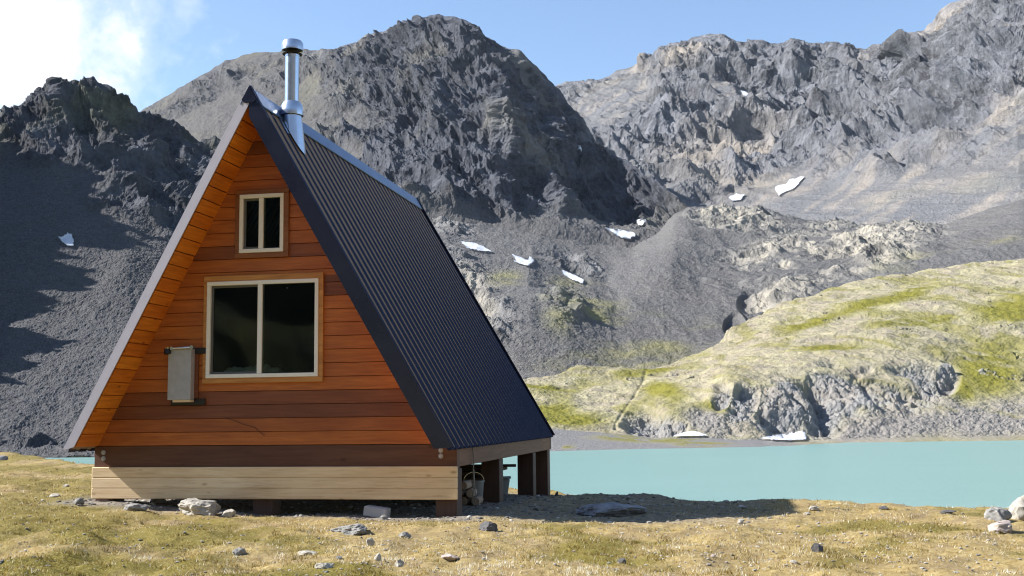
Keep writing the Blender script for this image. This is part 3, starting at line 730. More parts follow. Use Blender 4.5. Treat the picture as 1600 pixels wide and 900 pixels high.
# inner apex
fl, al, dl, nl, Ll = slope_dir(-1); fr_, ar_, dr, nr, Lr_ = slope_dir(1)
A_ = np.array([[dl[0], -dr[0]], [dl[1], -dr[1]]]); b_ = (fr_ - nr * TH) - (fl - nl * TH)
tt = np.linalg.solve(A_, b_); APEX_IN = (fl - nl * TH) + dl * tt[0]

# siding: lapped boards with window openings
BIG = dict(x0=1.5132 - W / 2, x1=3.1486 - W / 2, z0=0.7893 + Z0, z1=2.1811 + Z0)
SML = dict(x0=1.9349 - W / 2, x1=2.671 - W / 2, z0=2.4023 + Z0, z1=3.2974 + Z0)
tones = [0.60, 0.46, 0.20, 0.32, 0.66, 0.62, 0.72, 0.58, 0.66, 0.60, 0.5, 0.62, 0.70, 0.58, 0.30, 0.62, 0.56, 0.66, 0.60, 0.52, 0.63, 0.42, 0.24, 0.5, 0.42, 0.5, 0.4]
rtones = {11: 0.2, 12: 0.16, 13: 0.70, 10: 0.66, 9: 0.72, 8: 0.62, 7: 0.7}
m = MB(); BH = 0.1715; z = Z0 + 0.002; i = 0
while z < APEX_IN[1] - 0.02:
    z1 = min(z + BH - 0.003, APEX_IN[1] - 0.015)
    def spans(za, zb):
        out = [(-1e3, 1e3)]
        for wd in (BIG, SML):
            if za < wd['z1'] - 0.03 and zb > wd['z0'] + 0.03:
                new = []
                for a, b in out:
                    new += [(a, min(b, wd['x0'] + 0.03)), (max(a, wd['x1'] - 0.03), b)]
                out = new
        return out
    # split the board's height where it meets a window edge
    cuts = [z, z1] + [zz for wd in (BIG, SML) for zz in (wd['z0'] + 0.03, wd['z1'] - 0.03) if z + 0.004 < zz < z1 - 0.004]
    cuts.sort()
    for za, zb in zip(cuts[:-1], cuts[1:]):
        mid_ = spans((za + zb) / 2 - 1e-4 , (za + zb) / 2 + 1e-4)
        out = [(-1e3, 1e3)]
        for wd in (BIG, SML):
            if wd['z0'] + 0.03 - 1e-3 < (za + zb) / 2 < wd['z1'] - 0.03 + 1e-3:
                out = [(a, b) for p, q in out for a, b in ((p, min(q, wd['x0'] + 0.03)), (max(p, wd['x1'] - 0.03), q))]
        for a, b in out:
            la, lb = max(a, inner_line_x(-1, za) - 0.02), max(a, inner_line_x(-1, zb) - 0.02)
            ra, rb = min(b, inner_line_x(1, za) + 0.02), min(b, inner_line_x(1, zb) + 0.02)
            if ra - la < 0.02: continue
            lb = min(lb, rb - 0.001) if rb - lb < 0.001 else lb
            tn = tones[i % len(tones)]
            if a > 0.3 and i in rtones: tn = rtones[i]
            tn += random.uniform(-0.05, 0.05)
            y0a = -0.016 + 0.007 * (za - z) / BH; y0b = -0.016 + 0.007 * (zb - z) / BH
            ch = 0.006 if zb == z1 else 0.0
            vs = [(la, y0a, za), (ra, y0a, za), (rb, y0b, zb - ch), (lb, y0b, zb - ch), (lb, y0b + 0.008, zb), (rb, y0b + 0.008, zb), (la, 0.03, za), (ra, 0.03, za), (rb, 0.03, zb), (lb, 0.03, zb)]
            fs = [(0, 1, 2, 3), (3, 2, 5, 4), (4, 5, 8, 9), (6, 9, 8, 7), (0, 6, 7, 1), (0, 3, 4, 9, 6), (1, 7, 8, 5, 2)]
            m.add(vs, fs, tn)
    # backing strip that shows dark between the boards
    z += BH; i += 1
siding = m.build('siding', CEDAR, cabin)
# gable wall behind the siding, with holes, and the rear wall and floor: the room's dark inside
INT = plain('interior_plywood', (0.20, 0.13, 0.075), 0.7, 0, 0.2, 4)
def gable_quads(y0, y1, holes):
    mm = MB(); zs = sorted({Z0 + 0.001, APEX_IN[1] - 0.03} | {h[k] for h in holes for k in ('z0', 'z1')})
    for za, zb in zip(zs[:-1], zs[1:]):
        out = [(-1e3, 1e3)]
        for h in holes:
            if h['z0'] - 1e-4 < (za + zb) / 2 < h['z1'] + 1e-4: out = [(a, b) for p, q in out for a, b in ((p, min(q, h['x0'])), (max(p, h['x1']), q))]
        for a, b in out:
            la, lb = max(a, inner_line_x(-1, za) + 0.004), max(a, inner_line_x(-1, zb) + 0.004)
            ra, rb = min(b, inner_line_x(1, za) - 0.004), min(b, inner_line_x(1, zb) - 0.004)
            vs = [(la, y0, za), (ra, y0, za), (rb, y0, zb), (lb, y0, zb), (la, y1, za), (ra, y1, za), (rb, y1, zb), (lb, y1, zb)]
            mm.add(vs, [(0, 1, 2, 3), (7, 6, 5, 4), (0, 4, 5, 1), (3, 2, 6, 7), (0, 3, 7, 4), (1, 5, 6, 2)])
    return mm
hs = [{a: v + (0.032 if a.endswith('0') else -0.032) for a, v in h.items()} for h in (BIG, SML)]
gable_quads(0.033, 0.12, hs).build('gable_wall', INT, cabin)
gable_quads(LR - 0.42, LR - 0.3, []).build('rear_wall', INT, cabin)
MB().box(-W / 2 + 0.06, W / 2 - 0.06, 0.14, LR - 0.1, Z0 - 0.09, Z0 - 0.002).build('floor', INT, cabin)

# roof slabs: timber deck with board soffit, then metal
def slab(s, t0, t1, y0, y1, mat, name, ztop_pad=0.0, nb=None):
    foot, apex, d, nrm, L = slope_dir(s); mm = MB()
    def P(t, u): q = foot + d * t - nrm * u; return q
    if nb is None:
        poly = [P(0.0, t0), P(0.06, t1), APEX_IN if t1 >= TH - 1e-6 else np.array([AX, P(L, 0)[1] - t1 / abs(nrm[0]) * 1.0]), np.array([AX, ZA - t0 / abs(nrm[0]) * 0.5])]
        mm.prism([tuple(p) for p in poly], y0, y1)
    else:
        for j in range(nb):
            a = 0.06 + (L - 0.25) * j / nb; b = 0.06 + (L - 0.25) * (j + 1) / nb - 0.006
            poly = [P(a, t1), P(a + 0.004, t0), P(b - 0.004, t0), P(b, t1)]
            mm.prism([tuple(p) for p in poly], y0, y1, random.random())
    return mm.build(name, mat, cabin)
for s in (-1, 1):
    slab(s, 0.033, TH - 0.0195, -O + 0.03, LR - 0.02, INT, 'roof_deck')
    slab(s, TH, TH - 0.019, -O + 0.045, 0.028, SOFFIT, 'soffit', nb=26)
    slab(s, TH, TH - 0.019, LR - 0.29, LR - 0.03, SOFFIT, 'soffit', nb=26)

# ribbed metal panels
def roof_panel(s):
    foot, apex, d, nrm, L = slope_dir(s); vs = []; fs = []
    NR = 31; y0, y1 = -O + 0.005, LR; pitch = (y1 - y0) / NR; prof = []
    for r in range(NR):
        for f, h in ((0.0, 0.0), (0.12, 0.0), (0.50, 0.003), (0.56, 0.0), (0.62, 0.0), (0.70, 0.036), (0.86, 0.036)):
            prof.append((y0 + (r + f) * pitch, h))
    prof.append((y1, 0.0)); n = len(prof); T = 10
    for t in range(T + 1):
        for lay in (0, 1):
            for y, h in prof:
                q = foot + d * (L * 0.995 * t / T - (0.03 if t == 0 else 0)) + nrm * ((h if lay == 0 else h - 0.004) - 0.036)
                vs.append((q[0], y, q[1]))
    R = 2 * n
    for t in range(T):
        for j in range(n - 1):
            a = t * R + j; b = (t + 1) * R + j
            fs.append((a, a + 1, b + 1, b)); fs.append((a + n, b + n, b + n + 1, a + n + 1))
    for j in range(n - 1):
        fs.append((j, j + n, j + n + 1, j + 1)); e = T * R + j; fs.append((e, e + 1, e + n + 1, e + n))
    for t in range(T):
        for j in (0, n - 1):
            a = t * R + j; b = a + R; fs.append((a, b, b + n, a + n))
    mm = MB(); mm.add(vs, fs, 0.5); o = mm.build('roof_panel', ROOFM, cabin)
    bm = bmesh.new(); bm.from_mesh(o.data); bmesh.ops.recalc_face_normals(bm, faces=bm.faces); bm.to_mesh(o.data); bm.free()
    return o
roof_panel(-1); rp = roof_panel(1)
tag(rp, 'roof side of dark blue ribbed metal facing the lake')
# barge trims on the front and rear edges
def barge(s, mat, u1, y0, y1, lip=0.05):
    foot, apex, d, nrm, L = slope_dir(s); mm = MB()
    def P(t, u): q = foot + d * t - nrm * u; return (q[0], q[1])
    k_ = nrm[1] / abs(nrm[0])
    topx = lambda u: (AX, ZA - u / abs(nrm[0]) * 1.0 if False else (foot - nrm * u + d * ((AX - (foot - nrm * u)[0]) / d[0]))[1])
    poly = [P(-0.02, -0.012), P(0.07, u1), topx(u1), topx(-0.012)]
    mm.prism(poly, y0, y1)
    # the lip that folds over the panel edge
    yl = (y0, y0 + lip) if y0 < 0 else (y1 - lip, y1)
    mm.prism([P(-0.02, -0.034), P(-0.02, -0.0125), topx(-0.0125), topx(-0.034)], yl[0], yl[1])
    return mm.build('barge_trim', mat, cabin)
b = barge(-1, PALEM, TH + 0.006, -O - 0.012, -O + 0.004); tag(b, 'pale grey metal barge trim')
b = barge(1, ROOFM, TH + 0.095, -O - 0.012, -O + 0.004, 0.09); tag(b, 'dark blue metal barge trim')
barge(-1, ROOFM, TH + 0.012, LR - 0.002, LR + 0.014); barge(1, ROOFM, TH + 0.02, LR - 0.002, LR + 0.014)
# ridge cap
mm = MB()
for s in (-1, 1):
    foot, apex, d, nrm, L = slope_dir(s); w_ = 0.21
    top = np.array([AX, ZA + 0.045]); q = np.array([AX, ZA]) - d * w_ + nrm * 0.02
    q2 = q - nrm * 0.012 - d * 0.01; t2 = top + np.array([0, -0.016])
    mm.prism([tuple(top), tuple(q), tuple(q2), tuple(t2)], -O - 0.016, LR + 0.018)
mm.build('ridge_cap', CAPM, cabin)
mm = MB(); mm.prism([(AX, ZA + 0.05), (AX - 0.10, ZA - 0.13), (AX - 0.055, ZA - 0.17), (AX + 0.06, ZA - 0.17), (AX + 0.10, ZA - 0.13)], -O - 0.022, -O - 0.0165)
mm.build('ridge_end_plate', ROOFM, cabin)

# beams, skirt, posts, bolts
MB().box(-W / 2, W / 2, -0.005, 0.13, HB - 0.03, Z0 - 0.004, 0.4, 0.004).build('beam', BEAMW, cabin)
MB().box(-W / 2, W / 2, LR - 0.05, LR + 0.07, HB - 0.01, Z0 - 0.004, 0.5, 0.004).build('beam', BEAMW, cabin)
for s in (-1, 1):
    m = MB(); a, b2 = sorted((s * (W / 2 - 0.13), s * (W / 2 - 0.004)))
    m.box(a, b2, 0.133, 6.30, HB - 0.01, Z0 - 0.004, 0.6, 0.004); m.box(a, b2, 6.306, LR - 0.052, HB - 0.01, Z0 - 0.004, 0.95, 0.004)
    sb = m.build('beam', BEAMY, cabin)
mb_ = [o for o in cabin.children if o.name.startswith('beam')][0]
for px_, py_ in ((162, 707), (162, 716.5), (689, 703.5), (689, 712.5)):
    x_, z_ = on_front(px_, py_, -0.006)
    m = MB(); m.tube([(x_, -0.006, z_), (x_, -0.016, z_)], 0.031, 14); m.tube([(x_, -0.016, z_), (x_, -0.03, z_)], 0.018, 6)
    m.build('bolt', STEELD, mb_)
m = MB(); hgt = (HB - HS) / 3
for j in range(3):
    m.box(-W / 2 - 0.01, W / 2 + 0.012, -0.047, -0.009, HS + j * hgt + 0.0004, HS + (j + 1) * hgt - 0.0004, (0.15, 0.85, 0.4)[j], 0.009)
m.build('skirt_boards', PINE, cabin)
for (x_, y_) in ((W / 2 - 0.145, 0.155), (-W / 2 + 2.34, 0.155), (-W / 2 + 0.145, 0.155), (W / 2 - 0.145, 2.73), (W / 2 - 0.145, 5.52), (W / 2 - 0.145, LR - 0.16), (-W / 2 + 0.145, 2.73), (-W / 2 + 0.145, LR - 0.16), (0, 3.6)):
    m = MB(); g = gz(x_, y_); top = HB - (0.032 if y_ < 0.3 else 0.012)
    m.box(x_ - 0.135, x_ + 0.135, y_ - 0.135, y_ + 0.135, g - 0.15, top, random.random(), 0.008)
    m.build('post', POSTW, cabin)

# windows
def window(w, tw, trim, label, xo, zo):
    fw = empty('window', ((w['x0'] + w['x1']) / 2, -0.01, (w['z0'] + w['z1']) / 2), 0, cabin); tag(fw, label)
    cx, cz = fw.location.x, fw.location.z; x0, x1, z0, z1 = w['x0'] - cx, w['x1'] - cx, w['z0'] - cz, w['z1'] - cz
    m = MB(); l, r, b, t = tw; yo = -0.036
    m.box(x0, x1, yo, 0.0, z1 - t, z1, 0.4, 0.003); m.box(x0, x1, yo, 0.0, z0, z0 + b, 0.7, 0.003)
    m.box(x0, x0 + l, yo + 0.003, 0.0, z0 + b + 0.001, z1 - t - 0.001, 0.2, 0.003); m.box(x1 - r, x1, yo + 0.003, 0.0, z0 + b + 0.001, z1 - t - 0.001, 0.9, 0.003)
    m.build('casing', trim, fw)
    ix0, ix1, iz0, iz1 = x0 + l + 0.001, x1 - r - 0.001, z0 + b + 0.001, z1 - t - 0.001
    fr = 0.05; m = MB(); yf = -0.045
    m.box(ix0, ix1, yf, 0.05, iz1 - fr, iz1, 0.5, 0.004); m.box(ix0, ix1, yf, 0.05, iz0, iz0 + fr, 0.5, 0.004)
    m.box(ix0, ix0 + fr, yf + 0.001, 0.05, iz0 + fr + 0.0005, iz1 - fr - 0.0005, 0.5, 0.004); m.box(ix1 - fr, ix1, yf + 0.001, 0.05, iz0 + fr + 0.0005, iz1 - fr - 0.0005, 0.5, 0.004)
    mx = ix0 + xo * (ix1 - ix0); m.box(mx - 0.031, mx + 0.031, yf + 0.004, 0.045, iz0 + fr + 0.001, iz1 - fr - 0.001, 0.5, 0.004)
    m.build('frame', VINYL, fw)
    # sliding sash, set back on the left
    a0, a1, c0, c1 = ix0 + fr + 0.001, mx - 0.032, iz0 + fr + 0.001, iz1 - fr - 0.001; sf = 0.028; m = MB()
    m.box(a0, a1, -0.008, 0.03, c1 - sf, c1, 0.5); m.box(a0, a1, -0.008, 0.03, c0, c0 + sf, 0.5)
    m.box(a0, a0 + sf, -0.007, 0.03, c0 + sf, c1 - sf, 0.5); m.box(a1 - sf * 0.3, a1, -0.007, 0.03, c0 + sf, c1 - sf, 0.5)
    m.build('sash', SASHD, fw)
    MB().box(a0 + sf, a1 - sf * 0.3, 0.008, 0.012, c0 + sf, c1 - sf).build('pane', GLASS, fw)
    MB().box(mx + 0.032, ix1 - fr - 0.001, -0.014, -0.010, c0, c1).build('pane', GLASS, fw)
    return fw
window(BIG, (0.047, 0.060, 0.066, 0.075), TRIM, 'wide two pane sliding window in honey coloured trim', 0.48, 0)
window(SML, (0.058, 0.066, 0.066, 0.060), TRIMD, 'narrow upper two pane window in dark cedar trim', 0.49, 0)

# stove pipe
chm = empty('chimney', (0, 0, 0), 0, cabin); tag(chm, 'shiny steel stove pipe with a round rain cap')
def roof_z(x): return ZA - (x - AX) * (ZA - ZE) / (EX - AX)
YC = 0.36; XC = float(on_front(456, 160, YC)[0])
zr = roof_z(XC); PZ = on_front(456, 160, YC)[1]; TZ = on_front(456, 87, YC)[1]; CT0 = on_front(456, 77.5, YC)[1]; CT1 = on_front(456, 63.5, YC)[1]; KZ = on_front(456, 181, YC)[1]
PR = 0.094; rc_ = 0.145
m = MB(); m.lathe([(PR, PZ - 0.25), (PR, TZ - 0.02), (PR + 0.006, TZ - 0.02), (PR + 0.006, TZ + 0.01), (PR - 0.004, TZ + 0.01), (PR - 0.004, TZ - 0.3)], (XC, YC, 0)); m.build('pipe', STEEL, chm)
m = MB(); m.lathe([(PR - 0.006, TZ + 0.005), (PR - 0.02, CT0 + 0.005), (rc_ - 0.013, CT0 + 0.001)], (XC, YC, 0)); m.lathe([(PR + 0.035, TZ + 0.012), (PR + 0.04, TZ + 0.02), (PR - 0.006, TZ + 0.035)], (XC, YC, 0)); m.build('cap_neck', DARKST, chm)
m = MB()
m.lathe([(rc_ - 0.012, CT0 + 0.0), (rc_ - 0.006, CT0 - 0.02), (rc_, CT0 - 0.018), (rc_, CT1 - 0.045), (rc_ - 0.02, CT1 - 0.012), (rc_ * 0.6, CT1 + 0.004), (0.0, CT1 + 0.01)], (XC, YC, 0)); m.build('rain_cap', STEEL, chm)
m = MB(); m.lathe([(PR + 0.002, PZ + 0.005), (PR + 0.022, PZ), (PR + 0.050, PZ - 0.05), (PR + 0.062, KZ + 0.05), (PR + 0.062, KZ), (PR + 0.055, KZ), (PR + 0.055, KZ + 0.04), (PR + 0.004, PZ - 0.03)], (XC, YC, 0)); m.build('storm_collar', STEEL, chm)
# flashing: a cone skirt that follows the roof slope and ends in a flat apron on it
foot, apex, d, nrm, L = slope_dir(1); n_ = 28; vs = []; fs = []
for j in range(n_):
    t = 2 * math.pi * j / n_; vs.append((XC + (PR + 0.035) * math.cos(t), YC + (PR + 0.035) * math.sin(t), KZ + 0.03))
for j in range(n_):
    t = 2 * math.pi * j / n_; x_ = XC + 0.03 + 0.155 * math.cos(t); y_ = YC + 0.15 * math.sin(t)
    x_ = max(x_, AX + 0.06); vs.append((x_ + nrm[0] * 0.012, y_, roof_z(x_) + nrm[1] * 0.012))
fs = [(j, (j + 1) % n_, n_ + (j + 1) % n_, n_ + j) for j in range(n_)]
m = MB(); m.add(vs, fs, 0.5, True)
def RP(a, y, u): q = np.array([AX, ZA]) - d * a + nrm * u; return (q[0], y, q[1])
a0, a1, ya, yb = 0.10, 0.46, YC - 0.24, YC + 0.24
m.add([RP(a0, ya, 0.004), RP(a0, yb, 0.004), RP(a1, yb, 0.004), RP(a1, ya, 0.004), RP(a0, ya, -0.004), RP(a0, yb, -0.004), RP(a1, yb, -0.004), RP(a1, ya, -0.004)],
      [(0, 3, 2, 1), (4, 5, 6, 7), (0, 1, 5, 4), (1, 2, 6, 5), (2, 3, 7, 6), (3, 0, 4, 7)])
m.build('flashing', STEEL, chm)

# steel box with a valve on the wall
bx0, bz1 = on_front(263, 546, -0.15); bx1, bz0 = on_front(297, 624.5, -0.15)
box = empty('wall_box', ((bx0 + bx1) / 2, -0.02, (bz0 + bz1) / 2), 0, cabin); tag(box, 'grey metal vent box between two black brackets')
hx, hz = (bx1 - bx0) / 2, (bz1 - bz0) / 2
m = MB(); m.box(-hx, hx, -0.13, -0.02, -hz, hz, 0.5, 0.004); m.build('housing', STEELD, box)
m = MB(); m.box(-hx + 0.004, hx + 0.05, -0.02, -0.0, -hz + 0.02, hz - 0.04, 0.2); m.build('back_panel', CEDAR, box)
for zc, ex in ((hz - 0.02, 0.16), (-hz - 0.03, 0.15)):
    m = MB(); m.box(-hx - 0.005, hx + ex, -0.03 if zc < 0 else -0.028, 0.0, zc - 0.04, zc + 0.04, 0.5, 0.003)
    m.build('bracket', BLACK, box)
m = MB(); m.tube([(-hx + 0.05, -0.15, hz + 0.012), (hx + 0.02, -0.15, hz + 0.018)], 0.013, 8); m.tube([(hx + 0.02, -0.165, hz + 0.018), (hx + 0.02, -0.12, hz + 0.018)], 0.026, 10); m.tube([(-hx + 0.06, -0.165, hz + 0.012), (-hx + 0.06, -0.12, hz + 0.012)], 0.022, 10)
m.build('pipe_arm', STEEL, box)
m = MB(); m.tube([(-hx + 0.005, -0.16, hz - 0.06), (-hx - 0.005, -0.15, hz + 0.0)], [0.045, 0.04], 12); m.build('valve', BLACK, box)
m = MB(); m.tube([(-hx - 0.005, -0.15, hz + 0.0), (-hx + 0.0, -0.15, hz + 0.03)], [0.032, 0.028], 10); m.build('valve_knob', BRASS, box)
m = MB(); m.box(-hx + 0.07, hx - 0.0, -0.12, -0.03, -hz - 0.03, -hz - 0.002, 0.9); m.build('block', PINE, box)
# small pieces that belong to the cabin
m = MB(); pts = []
for a, b_ in ((352, 652), (380, 663), (398, 668), (413, 681)):
    x_, z_ = on_front(a, b_, -0.022); pts.append((x_, -0.022, z_))
m.tube(pts, 0.004, 6); m.build('wire', BEAMW, cabin)
MB().box(BIG['x0'], BIG['x1'], 0.121, 0.36, BIG['z0'] + 0.03, BIG['z0'] + 0.06).build('sill', INT, cabin)
wroot = [o for o in cabin.children if o.name == 'window'][0]
x_, z_ = on_front(449, 450, -0.016); m = MB(); m.box(x_ - wroot.location.x - 0.009, x_ - wroot.location.x + 0.009, -0.008, -0.0045, z_ - wroot.location.z - 0.011, z_ - wroot.location.z + 0.011)
m.build('sticker', plain('white_sticker', (0.8, 0.8, 0.8), 0.5, 0, 0.02), wroot)

# ------------------------------------------------------------------ rocks
def rock_mat(name, col, warm=0.0, lichen=0.35):
    k = N(name); v = k.co(); a = k.noise(v, 3.5, 7, 0.62, 0.4); b = k.noise(v, 24, 5, 0.7); d = k.vor(v, 9)
    c = k.mix(k.ramp(a, [(0.3, 0.0), (0.7, 1.0)]), tuple(x * 0.6 for x in col), tuple(x * 1.3 for x in col))
    c = k.mix(k.ramp(b, [(0.5, 0.0), (0.72, 0.6)]), c, tuple(x * 1.6 for x in col))
    c = k.mix(k.math('MULTIPLY', k.ramp(d, [(0.12, 1.0), (0.26, 0.0)]), lichen), c, (0.30, 0.30, 0.16))
    k.set(Base_Color=c, Roughness=0.92, Specular_IOR_Level=0.2, Normal=k.bump(k.math('ADD', a, k.math('MULTIPLY', b, 0.4)), 0.7, 0.03)); return k.m
RK = {'grey': rock_mat('grey_stone', (0.24, 0.23, 0.215)), 'pale': rock_mat('pale_stone', (0.37, 0.34, 0.29), 0, 0.25), 'dark': rock_mat('dark_stone', (0.105, 0.10, 0.10), 0, 0.15),
      'pink': rock_mat('pinkish_stone', (0.40, 0.33, 0.29), 0, 0.2), 'blue': rock_mat('slate_stone', (0.24, 0.24, 0.25), 0, 0.2)}


def rock_mesh(sx, sy, sz, seed, angular=0.5, sub=3):
    r = np.random.default_rng(seed); bm = bmesh.new(); bmesh.ops.create_icosphere(bm, subdivisions=sub, radius=1)
    V = np.array([v.co[:] for v in bm.verts])
    for _ in range(int(5 + 9 * angular)):                              # flat facets
        d = r.normal(size=3); d /= np.linalg.norm(d); h = r.uniform(0.55, 0.88); e = V @ d - h
        V = V - np.maximum(e, 0)[:, None] * d * 0.92
    o = r.uniform(0, 100, 3)
    V = V * (1 + 0.18 * fbm(V * 1.3 + o, 3, seed % 97)[:, None] + 0.09 * (ridged(V * 2.6 + o, 4, seed % 89)[:, None] - 0.9))
    V = V / np.abs(V).max(0); V = V * np.array([sx, sy, sz])
    for v, c in zip(bm.verts, V): v.co = c
    return bm


def rock_at(px, py, wpx, hpx, mat, label, seed, ang=0.5, sink=0.34, depth=0.8, group=None, cat='rock', p=None, rz=None):
    p = ground_hit(px, py) if p is None else p; s = p[1] / F; w = wpx * s / 2; h = hpx * s / (2 - 2 * sink)
    bm = rock_mesh(w, w * depth, h, seed, ang, 5 if wpx > 60 else 4 if wpx > 20 else 3)
    me = bpy.data.meshes.new('rock'); bm.to_mesh(me); bm.free()
    if ang < 0.8:
        me.polygons.foreach_set('use_smooth', [True] * len(me.polygons)); me.set_sharp_from_angle(angle=math.radians(28))
    o = link('rock', me, RK[mat]); rz_ = random.uniform(-0.3, 0.3) if rz is None else rz
    o.location = (p[0], p[1] + w * depth * 0.5, p[2] + h * (1 - 2 * sink)); o.rotation_euler = (0, 0, rz_)
    z_ = float(ground_full(np.float64(o.location.x), np.float64(o.location.y))); o.location.z = max(z_, p[2] - 0.05) + h * (1 - 2 * sink)
    return tag(o, label, cat, group)

GR = 'stones lying on the tundra'
ROCKS = [
    (306, 803, 74, 29, 'pale', 'big pale craggy boulder half under the pine skirt boards', 0.7),
    (355, 808, 24, 11, 'pale', 'small pale stone just right of the big craggy boulder', 0.5),
    (207, 798, 42, 15, 'grey', 'grey wedge shaped rock below the sunlit end of the skirt boards', 0.8),
    (243, 786, 30, 8, 'blue', 'low flat stone between the wedge rock and the big craggy boulder', 0.5),
    (122, 790, 17, 10, 'grey', 'small grey rock left of the cabin corner', 0.6),
    (85, 777, 19, 6, 'pale', 'thin pale slab on the grass left of the cabin', 0.4),
    (103, 761, 11, 4, 'pale', 'tiny white stone on the straw slope left of the cabin', 0.4),
    (31, 708, 24, 9, 'pale', 'low pale slab on the crest of the rise above the left shore', 0.6),
    (3, 719, 16, 8, 'blue', 'dark bluish rock at the frame edge on the rise', 0.6),
    (546, 834, 62, 14, 'grey', 'long low grey rock bedded in grass before the middle of the cabin', 0.5),
    (578, 853, 14, 12, 'pale', 'upright pale pointed stone in the grass', 0.8),
    (632, 840, 20, 9, 'grey', 'grey rounded stone to the right of the pointed pale one', 0.5),
    (763, 829, 32, 14, 'dark', 'dark hump of rock in the grass right of the corner post', 0.7),
    (600, 812, 16, 7, 'grey', 'small stone in the shade right of the grey block', 0.5),
    (372, 867, 22, 12, 'grey', 'grey stone deep in the mossy foreground', 0.6),
    (480, 868, 32, 7, 'pale', 'flat pale patch of rock level with the moss', 0.4),
    (590, 876, 12, 11, 'pale', 'pale leaning stone in the near grass', 0.7),
    (624, 886, 14, 12, 'pale', 'pale blocky stone nearest the lower frame edge', 0.7),
    (506, 888, 30, 9, 'pale', 'wide pale stone half buried near the lower frame edge', 0.5),
    (702, 878, 30, 8, 'pink', 'low pinkish stone sunk in dry grass', 0.5),
    (1278, 863, 20, 13, 'dark', 'dark squarish rock standing alone in the golden grass', 0.9),
    (972, 880, 14, 8, 'dark', 'small dark stone in the golden grass below the shadow', 0.7),
    (1157, 819, 10, 6, 'pale', 'small pale stone just outside the cabin shadow', 0.5),
    (1272, 797, 16, 6, 'pale', 'pale stone at the tip of the cabin shadow', 0.5),
    (1262, 805, 12, 4, 'pale', 'pale chip of rock below the tip of the cabin shadow', 0.5),
    (1382, 796, 16, 4, 'dark', 'short dark stone at the edge of the bank above the lake', 0.5),
    (1482, 803, 28, 5, 'dark', 'long dark flat stone on the bank edge left of the boulder heap', 0.5),
    (955, 806, 110, 20, 'blue', 'long low slate rock lying in the cabin shadow', 0.6),
    (870, 775, 6, 8, 'dark', 'tiny dark upright stone on the bank beside the rear post', 0.6),
    (1568, 834, 46, 19, 'pink', 'pinkish boulder lowest in the heap at the bank', 0.4),
    (1564, 815, 42, 22, 'grey', 'rounded grey boulder in the middle of the heap at the bank', 0.3),
    (1604, 812, 54, 38, 'pale', 'tallest pale boulder of the heap at the frame edge', 0.3),
]
for i, (a, b_, w_, h_, mt, lb, an) in enumerate(ROCKS):
    rock_at(a, b_, w_, h_, mt, lb, 100 + i * 7, an, group=GR)

# grey block in the shade under the skirt
p = ground_hit(584, 810); s_ = p[1] / F
o = MB().box(-19 * s_, 19 * s_, 0, 0.16, -0.02, 0.105, 0.5, 0.012).build('concrete_block', plain('worn_concrete', (0.36, 0.36, 0.37), 0.85, 0, 0.2, 9, 0.4))
o.location = (p[0], p[1] + 0.05, p[2] + 0.02); o.rotation_euler = (0.05, 0.13, -0.25); tag(o, 'grey slab tilted on the gravel under the skirt boards', 'block')

# more small stones scattered on the turf
sm_base = []
for j in range(5):
    bm = rock_mesh(1, 0.75, 0.4, 900 + j, 0.9, 2); me = bpy.data.meshes.new('small_stone'); bm.to_mesh(me); bm.free()
    me.materials.append(RK[['pale', 'grey', 'pale', 'pink', 'blue'][j]]); sm_base.append(me)
kinds = ['pale rounded', 'grey', 'small pale', 'pinkish', 'slate coloured']
rr_ = random.Random(5); cnt = 0
while cnt < 44:
    a = rr_.uniform(0, 1600); b_ = 900 - (rr_.random() ** 0.8) * 118
    q = ground_hit(a, b_)
    u_, w_ = to_local(q[0], q[1])
    if -2.6 < u_ < 2.6 and -0.1 < w_ < 7.5: continue
    j = rr_.randrange(5); o = bpy.data.objects.new('stone', sm_base[j]); COL.objects.link(o)
    r_ = rr_.uniform(0.010, 0.034) * (1.4 if rr_.random() < 0.08 else 0.75); o.location = (q[0], q[1], q[2] + r_ * 0.2); o.scale = (r_, r_, r_); o.rotation_euler = (rr_.uniform(-.2, .2), rr_.uniform(-.2, .2), rr_.uniform(0, 6.3))
    tag(o, 'little ' + ['pale', 'grey', 'pale', 'pinkish', 'slate coloured'][j] + ' pebble lying loose in the short dry grass', 'stone', 'little ' + ['pale', 'grey', 'pale', 'pinkish', 'slate'][j] + ' pebbles in the grass'); cnt += 1

# gravel under and beside the cabin
bs = []
for j in range(6):
    bm = rock_mesh(1, 0.85, 0.6, 950 + j, 0.7, 1); bs.append((np.array([v.co[:] for v in bm.verts]), np.array([[v.index for v in f.verts] for f in bm.faces]))); bm.free()
VS = []; FS = []; TN = []; base = 0
while len(VS) < 4200:
    u_, w_ = rng.uniform(-3.4, 6.8), rng.uniform(-1.1, 8.2); q = to_world(u_, w_)
    if rng.random() > float(gravel_mask(q[0], q[1])): continue
    z_ = float(ground_base(q[0], q[1])) ; V, Fc = bs[rng.integers(6)]; r_ = 0.012 + 0.035 * rng.random() ** 4
    zz = z_ + 0.006
    t = rng.uniform(0, 6.3); c_, s2 = math.cos(t), math.sin(t)
    VV = V * r_; VV = np.stack([VV[:, 0] * c_ - VV[:, 1] * s2 + q[0], VV[:, 0] * s2 + VV[:, 1] * c_ + q[1], VV[:, 2]], 1)
    VS.append((VV, zz)); FS.append(Fc + base); TN += [rng.random()] * len(V); base += len(V)
